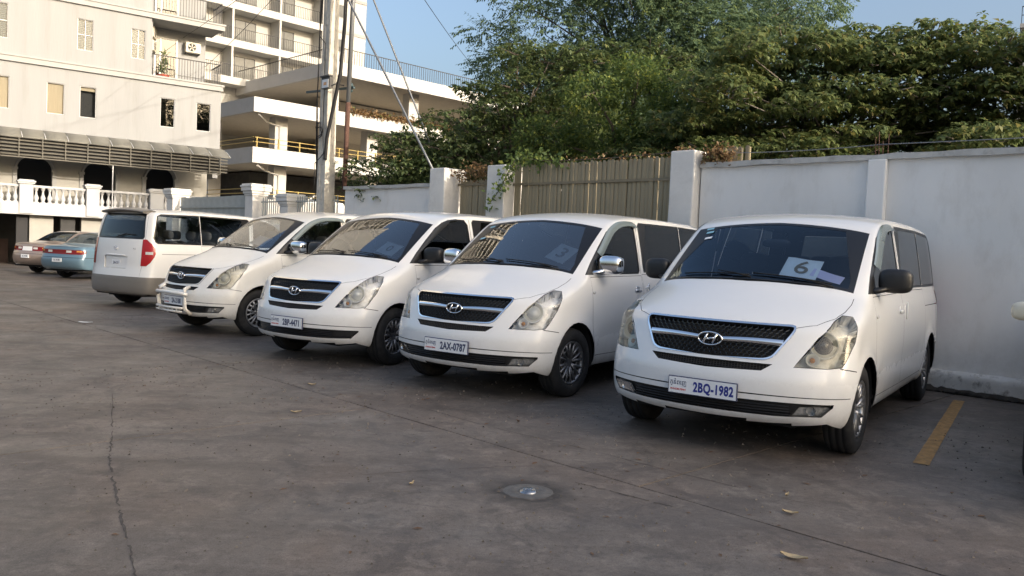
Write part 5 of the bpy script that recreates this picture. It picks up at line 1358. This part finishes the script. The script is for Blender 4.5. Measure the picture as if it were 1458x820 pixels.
# ------------------------------------------------------------------ car park building and tower behind
pbr('deck_white', (.44,.435,.425), .8, noise=.06, scale=.6, dirt=(.32,.30,.26), dscale=.8, damt=.35)
pbr('deck_soffit', (.50,.47,.42), .85, noise=.1)
pbr('yellow_rail', (.34,.25,.07), .6)
pbr('tower_white', (.40,.395,.375), .8, noise=.05)
pbr('tower_grey', (.26,.26,.26), .8, noise=.05)
pbr('door_frame_dark', (.05,.05,.055), .4)
GP = Vector((-16.518,51.0,0)); GR = Vector((.70711,-.70711,0)); GU = Vector((.70711,.70711,0))
GROT = math.atan2(GU.y, GU.x)      # local x along the right face, local -y out of it
CP = empty('car_park', GP, GROT); tag(CP, 'white multi-storey car park with ramps behind the utility pole', 'building')
def cp(mb, name, mat, par=None, **k): return mb.build(name, mat, par or CP, **k)
def deck(x0, x1, z0, z1, y0=0, depth=30):
    cp(MB().box((x0,y0,z0),(x1,y0+.25,z1)), 'parapet', 'deck_white'); cp(MB().box((x0,y0+.25,z0),(x0+.25,y0+depth,z1)), 'parapet', 'deck_white')
    cp(MB().box((x0+.25,y0+.25,z0+.12),(x1,y0+depth,z0+.30)), 'deck_slab', 'deck_soffit')
deck(0, 34, 9.28, 10.20); deck(0, 34, 6.12, 7.10); deck(0, 34, 2.9, 3.9); deck(5.6, 34, 12.6, 13.48, 0, 34)
# the lower decks continue to the left of the corner
for z0, z1 in ((9.25,10.2),(6.1,7.08)):
    pass
cm = {}
def column(x, y, z0, z1, w_=.9):
    cp(MB().box((x,y,z0),(x+w_,y+.8,z1)), 'column', 'deck_white')
for z0, z1 in ((0,3.0),(3.2,6.2),(6.42,9.4)):
    for x in (2.3, 9.5, 16.5, 23.5): column(x, 1.5, z0, z1)
    for y in (7.5, 14.5, 21.5): column(.6, y, z0, z1)
for x in (6.2, 13.2, 20.2): column(x, 1.6, 9.58, 12.72)
for zt in (7.10+.32, 3.9+.32, 10.2+.0):
    if zt > 10: continue
    for dz in (0, .28): cp(MB().box((.2,.12,zt+dz),(34,.15,zt+dz+.035)), 'guard_rail', 'yellow_rail'); cp(MB().box((.12,.2,zt+dz),(.16,30,zt+dz+.05)), 'guard_rail', 'yellow_rail')
    for x in np.arange(.3, 14, 1.5): cp(MB().box((x,.10,zt-.35),(x+.06,.20,zt+.34)), 'guard_post', 'yellow_rail')
cp(MB().box((10,9,6.5),(34,9.3,12.6)), 'inner_wall', 'deck_soffit'); cp(MB().box((0.3,28,6.5),(34,28.3,12.6)), 'back_wall', 'deck_soffit')
cp(MB().box((3.4,5,0),(34,5.2,2.9)), 'inner_wall', 'dark_room'); cp(MB().box((3.4,5.2,0),(3.6,28,2.9)), 'inner_wall', 'dark_room'); cp(MB().box((3.4,7,3.2),(34,7.2,6.1)), 'inner_wall', 'bay_dark'); cp(MB().box((3.4,7.2,3.2),(3.6,28,6.1)), 'inner_wall', 'bay_dark')  # near-black walls stand in for the shade inside the lower decks
cp(MB().tube([(.5,.3,9.2),(1.6,1.4,8.95),(2.6,1.45,8.8),(2.6,1.45,6.5)], .07, 6), 'drain_pipe', 'deck_white'); cp(MB().tube([(.5,.3,6.0),(1.6,1.4,5.8),(2.6,1.45,5.6),(2.6,1.45,3.3)], .07, 6), 'drain_pipe', 'deck_white')
# ramp with potted hedges on the second deck
pbr('ramp_plants', (.22,.10,.05), .9, noise=.5, scale=3)
hp = np.random.default_rng(77); nP = 2600; P = np.stack([hp.uniform(7, 26, nP), hp.uniform(-.15,.5,nP), 10.2 + np.abs(hp.normal(0,.16,nP))], 1)
cpl = link_mesh('planted_edge', leaves_mesh('planted_edge', P, hp.normal(size=(nP,3)), hp.normal(size=(nP,3)), np.full(nP,.26), np.full(nP,.08), 'leaf_dry'), CP); cpl['kind'] = 'stuff'
rl = empty('roof_railing'); rl.parent = CP
bm_ = MB().box((-.012,-.012,0),(.012,.012,.95)).mesh('railing_bar'); bm_.materials.append(M['iron'])
for x in np.arange(5.7, 23, .2): link_mesh('railing_bar', bm_, rl, (x, .12, 13.48))
for y in np.arange(.3, 12, .25): link_mesh('railing_bar', bm_, rl, (5.72, y, 13.48))
MB().box((5.6,.10,14.42),(34,.14,14.47)).build('handrail', 'iron', rl); MB().box((5.70,.14,14.42),(5.74,30,14.47)).build('handrail', 'iron', rl)
garage_car.location = (-15.88, 55.9, 3.22); garage_car.rotation_euler = (0,0,rad(-45)); 
# tower
TW = empty('tower_block', GP, GROT); tag(TW, 'tall cream tower with rows of balconies behind the car park', 'building')
TY = 12.4; PITCH = 2.85; Z0 = 13.65; NF = 13; bays = [-7.36,-3.42,.52,4.46,8.42,12.3]
def tw(mb, name, mat, par=None, **k): return mb.build(name, mat, par or TW, **k)
sl = MB().box((-7.36,TY,-.55),(12.36,TY+1.5,.0)).mesh('balcony_slab'); sl.materials.append(M['tower_white'])
bw = MB().box((-7.36,TY+1.5,0),(12.36,TY+1.7,2.30)).mesh('back_wall'); bw.materials.append(M['tower_white'])
pt = MB().box((-.08,TY+.02,0),(.08,TY+1.5,2.30)).mesh('partition'); pt.materials.append(M['tower_white'])
dfm = MB(); dfm.box((0,TY+1.42,0),(.05,TY+1.49,1.9)); dfm.box((1.70,TY+1.42,0),(1.75,TY+1.49,1.9)); dfm.box((.85,TY+1.42,0),(.90,TY+1.49,1.9)); dfm.box((0,TY+1.42,1.9),(1.75,TY+1.49,1.95)); df = dfm.mesh('sliding_door'); df.materials.append(M['door_frame_dark'])
dp = MB().add([(.05,TY+1.46,0),(1.70,TY+1.46,0),(1.70,TY+1.46,1.9),(.05,TY+1.46,1.9)], [(0,1,2,3)]).mesh('pane'); dp.materials.append(pbr('tower_pane', (.07,.075,.075), .15, noise=.4, scale=1.5))
rg = MB()
for x in np.arange(-7.3, 12.3, .16): rg.box((x-.01,TY+.06,0),(x+.01,TY+.08,.90))
rg.box((-7.36,TY+.05,.90),(12.3,TY+.09,.94)); rgm = rg.mesh('balcony_railing'); rgm.materials.append(M['iron'])
wf = MB(); 
for a, c in (((13.40,TY-.03,.9),(13.46,TY+.02,2.0)),((14.22,TY-.03,.9),(14.28,TY+.02,2.0)),((13.46,TY-.03,.9),(14.22,TY+.02,.96)),((13.46,TY-.03,1.94),(14.22,TY+.02,2.0))): wf.box(a, c)
wfm = wf.mesh('window'); wfm.materials.append(M['tower_grey'])
wpn = MB().add([(13.46,TY-.005,.96),(14.22,TY-.005,.96),(14.22,TY-.005,1.94),(13.46,TY-.005,1.94)],[(0,1,2,3)]).mesh('pane'); wpn.materials.append(M['tower_pane'])
bd = MB().box((12.3,TY-.06,-.35),(16.46,TY+.1,-.10)).mesh('floor_band'); bd.materials.append(M['tower_grey'])
for fl_ in range(NF):
    z = Z0 + fl_*PITCH
    link_mesh('balcony_slab', sl, TW, (0,0,z)); link_mesh('back_wall', bw, TW, (0,0,z)); ro = link_mesh('balcony_railing', rgm, TW, (0,0,z)); ro['kind'] = 'stuff'
    for k, x in enumerate(bays): link_mesh('partition', pt, TW, (x,0,z))
    for k, x in enumerate(bays[:-1]):
        o = link_mesh('sliding_door', df, TW, (x + (.85 if k % 2 else .25)+.0, 0, z)); link_mesh('pane', dp, o)
    o = link_mesh('window', wfm, TW, (0,0,z)); link_mesh('pane', wpn, o); link_mesh('floor_band', bd, TW, (0,0,z))
ZT = Z0 + NF*PITCH
tw(MB().box((12.3,TY,0),(16.46,TY+12,ZT)), 'end_bay', 'tower_white'); tw(MB().box((-7.36,TY+1.7,0),(12.3,TY+12,ZT)), 'core', 'tower_white')
tw(MB().box((-7.5,TY-.1,ZT),(16.6,TY+12.1,ZT+1.0)), 'roof_parapet', 'tower_white')

# small rooftop with railing at the far right
FT = empty('distant_house', (38.6,62,0), rad(-33)); tag(FT, 'pale rooftop corner with a dark railing above the trees at the right edge', 'building')
FT.location.z = 1.1; MB().box((-1.0,-3,-1.1),(8,6,18.0)).build('wall', 'deck_white', FT); MB().box((-1.1,-3.2,18.0),(8.1,6.1,18.3)).build('roof_slab', 'deck_white', FT)
b = MB()
for x in np.arange(-1.3, 7, .3): b.box((x+.25,-3.1,18.3),(x+.29,-3.06,19.5))
b.box((-1.05,-3.12,19.5),(8,-3.05,19.56)); b.box((-1.05,-3.12,18.9),(8,-3.05,18.94)); b.build('railing', 'iron', FT)

# unseen block added behind the camera to keep the low sun off the lot
pbr('sun_blocker_tan', (.45,.36,.26), .85, noise=.1)
SH = empty('sun_blocker', (0,0,0), 0); tag(SH, 'unseen tan block behind the viewer, added to shade the lot', 'building')
hs = SUN_H; hq = Vector((-hs.y, hs.x, 0))
def sbox(q0, q1, d0, d1, z0, z1):
    b = MB(); P = [hs*d + hq*q for q, d in ((q0,d0),(q1,d0),(q1,d1),(q0,d1))]
    b.add([(p.x,p.y,z0) for p in P] + [(p.x,p.y,z1) for p in P], [(3,2,1,0),(4,5,6,7),(0,1,5,4),(1,2,6,5),(2,3,7,6),(3,0,4,7)]); return b
sbox(-16, 11.05, 50, 60, 0, 24).build('main_block', 'sun_blocker_tan', SH)

# ------------------------------------------------------------------ trees
def tree(label, kind_name, base_p, top_r, blobs, mat, bark='bark', style='cluster', dens=90, L=.10, wr=.28, group=None, trunk_h=None, seed=0, cat='tree'):
    """blobs: (x, y, z, rx, ry, rz) masses of foliage; limbs run from the trunk to every blob"""
    r_ = np.random.default_rng(seed); r = empty(kind_name, (base_p[0], base_p[1], 0)); tag(r, label, cat, group); off_ = np.array([base_p[0], base_p[1], 0.])
    zt = trunk_h or min(b[2] for b in blobs)
    tb = MB(); tb.tube([(0,0,0),(.05,.03,zt*.5),(.0,.08,zt)], [top_r*1.5, top_r*1.1, top_r*.8], 10); lm_ = MB(); PP, AA, BB, LL = [], [], [], []
    for (x, y, z, rx, ry, rz) in blobs:
        c = np.array([x, y, z]); a = np.array([base_p[0], base_p[1]+.08, zt]); mid = (a*.55 + c*.45) + np.array([0, 0, .25*abs(z-zt)+.1])
        q_ = min(1, 2.6/math.sqrt(len(blobs))); lm_.tube([tuple(a-off_), tuple(mid-off_), tuple(c-off_)], [top_r*.55*q_, top_r*.33*q_, top_r*.12*q_], 7)
        vol = rx*ry*rz; area = (rx*ry + ry*rz + rx*rz); nt_ = int(dens*area)
        for _ in range(nt_):
            d = r_.normal(size=3); d /= np.linalg.norm(d); rr = r_.uniform(.35, 1.0)**.5*(1 + .22*math.sin(7*d[0]+3*d[2]+x*5)*math.cos(6*d[1]+y*3))
            t = c + d*rr*np.array([rx, ry, rz])
            if style == 'rosette':      # a whorl of drooping leaves at a twig tip
                k = r_.integers(4, 9); ph = r_.uniform(0, 6.28); tl_ = r_.normal(size=3)*.28
                for j in range(k):
                    aa = ph + 6.283*j/k; ax = np.array([math.cos(aa), math.sin(aa), r_.uniform(-.75,.35)]) + tl_; PP.append(t + ax*.01); AA.append(ax); BB.append(np.array([0,0,1.]) + r_.normal(size=3)*.25); LL.append(L*r_.uniform(.55,1.35))
                if r_.random() < .10: q = c*.35 + t*.65; lm_.tube([tuple(q-off_ - np.array([0,0,.06])), tuple(t-off_)], [.014,.006], 4)
            elif style == 'feather':    # a twig with leaflets on both sides
                ax = d*np.array([1,1,.35]) + r_.normal(size=3)*.35 + np.array([0,0,-.25]); ax /= np.linalg.norm(ax); sd_ = np.cross(ax, [0,0,1.]); sd_ /= np.linalg.norm(sd_)+1e-9; tl = r_.uniform(.25,.45)
                for j in range(9):
                    p = t + ax*tl*j/9; s2 = 1 if j % 2 else -1
                    PP.append(p); AA.append(sd_*s2*.8 + ax*.7 + np.array([0,0,-.15])); BB.append(np.array([0,0,1.]) + r_.normal(size=3)*.3); LL.append(L*r_.uniform(.7,1.2))
            else:
                k = r_.integers(4, 8)
                for j in range(k):
                    ax = r_.normal(size=3)*.7 + d*.6 + np.array([0,0,-.1]); PP.append(t + r_.normal(size=3)*.05); AA.append(ax); BB.append(np.array([0,0,1.]) + r_.normal(size=3)*.5); LL.append(L*r_.uniform(.6,1.3))
    tb.build('trunk', bark, r, True); lm_.build('limbs', bark, r, True)
    P = np.array(PP); Ls = np.array(LL); me = leaves_mesh('crown', P-off_, np.array(AA), np.array(BB), Ls, Ls*wr, mat); link_mesh('crown', me, r); return len(P)
NL = 0
def scatter(x0, x1, y0, y1, z0, z1, n, r0, r1, flat=.6, seed=0, keep=None):
    g = np.random.default_rng(seed); out = []
    while len(out) < n:
        x, y, z = g.uniform(x0,x1), g.uniform(y0,y1), g.uniform(z0,z1)
        if keep and not keep(x, y, z): continue
        q = g.uniform(r0, r1); out.append((x, y, z, q, q, q*flat*g.uniform(.8,1.2)))
    return out
# tall feathery tree, top out of view
B1 = scatter(-.4, 7.4, 20.5, 24.0, 3.6, 10.6, 56, .85, 1.4, .62, 3, lambda x,y,z: ((x-3.5)/4.4)**2 + ((z-7.5)/4.6)**2 < 1)
B1 += [(-.9,22,7.2,.8,.6,.25),(-.5,22,6.4,.7,.6,.25),(-.3,21.5,8.0,.8,.6,.3),(7.6,22,8.1,.8,.6,.25),(7.3,22.5,7.2,.8,.6,.25),(0.3,21.5,8.8,.9,.8,.35)]
NL += tree('tall feathery tree rising past the top of the picture behind the gate', 'feathery_tree', (3.6,22.8), .26, B1, 'leaf_feather', style='feather', dens=105, L=.11, wr=.22, seed=1, trunk_h=4.2)
# bright green tree in front of it
B2 = scatter(.2, 3.9, 15.4, 17.2, 3.0, 5.1, 17, .45, .8, .6, 5, lambda x,y,z: z < 3.6 + 1.7*math.exp(-((x-2.2)/1.5)**2))
NL += tree('bright yellow-green bushy tree just above the slatted gate', 'bushy_tree', (2.2,16.4), .14, B2, 'leaf_bright', dens=280, L=.09, wr=.26, seed=2, trunk_h=2.4)
# dark spreading tree at the left, arms reaching out
B3 = [(-1.3,17.2,4.0,1.1,.9,.34),(-2.0,17.4,3.5,1.3,.9,.40),(-.9,17.0,3.4,1.2,.9,.45),(-3.0,17.8,3.0,1.1,.8,.35),(-1.8,17.0,2.9,1.4,.8,.40),(-.2,16.8,2.9,1.3,.8,.5),(-.3,17.2,4.4,1.1,.9,.34),(.3,17.0,4.9,1.2,.9,.36),(-.7,17.4,4.85,.7,.6,.16),(-1.3,17.5,4.95,.35,.3,.10),
      (.6,17.2,5.5,1.3,.9,.40),(-.1,17.4,5.75,.6,.5,.2),(1.0,17,3.6,1.1,.8,.6),(.9,17.3,4.3,1.0,.8,.5),(-3.4,18.2,2.6,.7,.6,.35),(-2.5,17.3,2.5,1.0,.6,.4),(1.7,17.6,5.6,1.3,.9,.5),(2.9,17.8,5.7,1.2,.9,.5),(-2.6,17.6,3.75,.6,.5,.14)]
B3 = [(x, y+.95, z+.10, a, b_, c_) for x, y, z, a, b_, c_ in B3]
NL += tree('dark spreading tree between the utility pole and the gate', 'spreading_tree', (-.1,18.5), .17, B3, 'leaf_dark', dens=150, L=.10, wr=.30, style='rosette', seed=3, trunk_h=2.3)
# tiered trees right of the gate
def tiers(cx, cy, zs, spans, seed, yr=1.2):
    g = np.random.default_rng(seed); out = []
    for z, (x0, x1) in zip(zs, spans):
        n = int((x1-x0)/.75)+1
        for i in range(n):
            x = x0 + (x1-x0)*(i+.5)/n + g.normal(0,.12); out.append((x, cy + g.uniform(-yr, yr), z + g.normal(0,.07) + .10*math.sin(x*1.7+seed), g.uniform(.5,.9), g.uniform(.5,.9), g.uniform(.13,.26)))
    return out
B4 = tiers(5.2, 14.6, (2.95,3.2,3.45,3.7,3.95,4.2,4.45,4.7,4.95,5.2,5.48), ((2.0,7.5),(1.8,7.8),(2.1,8.0),(2.4,8.0),(2.8,8.0),(2.9,8.0),(3.0,7.8),(3.3,7.7),(3.5,7.5),(3.6,6.9),(5.8,7.4)), 11)
NL += tree('tiered tree with layered branches above the long white wall', 'tiered_tree', (5.6,14.8), .15, B4, 'leaf_tier', dens=180, L=.105, wr=.30, style='rosette', seed=4, trunk_h=3.0, bark='bark_pale', group='tiered trees above the long wall')
B5 = tiers(9.6, 13.4, (2.9,3.15,3.4,3.65,3.9,4.15,4.4,4.65,4.9,5.1), ((6.6,12.5),(6.5,12.5),(6.5,12.6),(6.6,12.5),(6.8,12.4),(6.9,12.3),(6.9,12.2),(7.0,12.0),(7.1,11.8),(7.5,11.4)), 12)
NL += tree('tiered tree at the right edge above the long white wall', 'tiered_tree', (9.2,13.6), .15, B5, 'leaf_tier', dens=180, L=.105, wr=.30, style='rosette', seed=5, trunk_h=2.9, bark='bark_pale', group='tiered trees above the long wall')
B6 = scatter(1.0, 13, 15.8, 18.5, 1.8, 3.0, 26, .8, 1.2, .5, 41)
NL += tree('dark backdrop of dense shrubs low behind the tiered trees', 'dense_shrub', (6.5,17.5), .10, B6, 'leaf_dark', dens=26, L=.2, wr=.34, seed=7, trunk_h=1.2, cat='shrub')
B7 = scatter(-3.4, 3.0, 18.5, 20.5, 2.2, 4.6, 18, .8, 1.2, .6, 42, lambda x,y,z: z < 3.4 + .35*(x+3.4))
NL += tree('dark shrub mass behind the spreading tree and the gates', 'dense_shrub', (.2,19.8), .10, B7, 'leaf_dark', dens=28, L=.2, wr=.34, seed=8, trunk_h=1.2, cat='shrub')
# creeper and dry vine
def vine(label, name, pts, n, spread, L, mat, seed, cat='creeper'):
    g = np.random.default_rng(seed); P, A, B_, Ls = [], [], [], []; st = MB(); st.tube(pts, .008, 5)
    pts = [np.array(p) for p in pts]
    for _ in range(n):
        i = g.integers(0, len(pts)-1); t = g.random(); p = pts[i]*(1-t)+pts[i+1]*t; P.append(p + g.normal(size=3)*spread); A.append(g.normal(size=3)+np.array([0,0,-.5])); B_.append(g.normal(size=3)+np.array([-.5,-.5,.6])); Ls.append(L*g.uniform(.6,1.3))
    r = empty(name); tag(r, label, cat); st.build('stems', 'bark', r); link_mesh('leaves', leaves_mesh('leaves', np.array(P), np.array(A), np.array(B_), np.array(Ls), np.array(Ls)*.35, mat), r)
vine('green creeper hanging down the post between the two slatted gates', 'creeper', [tuple(wp(10.3,.2,3.0)), tuple(wp(10.45,.24,2.75)), tuple(wp(10.6,.25,2.5)), tuple(wp(10.85,.26,2.25))], 130, .07, .09, 'leaf_bright', 21)
vine('green shoots rising over the left end of the wide slatted gate', 'creeper', [tuple(wp(10.9,-.2,3.0)), tuple(wp(10.4,-.05,3.1)), tuple(wp(9.9,-.05,3.02)), tuple(wp(9.3,-.1,3.0))], 260, .09, .09, 'leaf_bright', 22)
vine('brown dry vine heaped on the wall beside the broad post', 'dry_vine', [tuple(wp(6.55,-.05,2.92)), tuple(wp(6.35,0,2.95)), tuple(wp(6.12,-.05,2.90))], 520, .07, .06, 'leaf_dry', 23)
vine('brown dry vine over the narrow slatted gate', 'dry_vine', [tuple(wp(12.2,-.1,2.85)), tuple(wp(11.7,-.12,2.92)), tuple(wp(11.15,-.12,2.86))], 420, .08, .06, 'leaf_dry', 24)
vine('dry stems along the top of the wide slatted gate', 'dry_vine', [tuple(wp(9.3,-.1,3.0)), tuple(wp(8.2,-.1,3.0)), tuple(wp(7.1,-.1,3.03)), tuple(wp(6.8,0,3.06))], 200, .045, .05, 'leaf_dry', 25)
vine('dark shrub behind the low wall left of the gate posts', 'shrub', [tuple(wp(15.6,-1.1,2.6)), tuple(wp(15.0,-1.1,2.85)), tuple(wp(14.2,-1.1,2.85)), tuple(wp(13.3,-1.1,3.0))], 3600, .24, .08, 'leaf_dark', 26, 'shrub')
g = np.random.default_rng(30); P = g.normal(size=(70,3))*np.array([.08,.08,.22]) + np.array([0,0,.55]); A = g.normal(size=(70,3)) + np.array([0,0,.8])
link_mesh('leaves', leaves_mesh('leaves', P, A, g.normal(size=(70,3)), np.full(70,.22), np.full(70,.04), 'leaf_dark'), pot)
# wire strung along the wall top
wire([wp(-2,-.05,2.98), wp(4.05,-.05,2.96), wp(6.5,-.05,2.98)], .006, 'wall_wire', 'thin wire strung above the long white wall', sag=.03, mat='steel_grey')
print('leaves', NL, 'objects', len(bpy.data.objects))
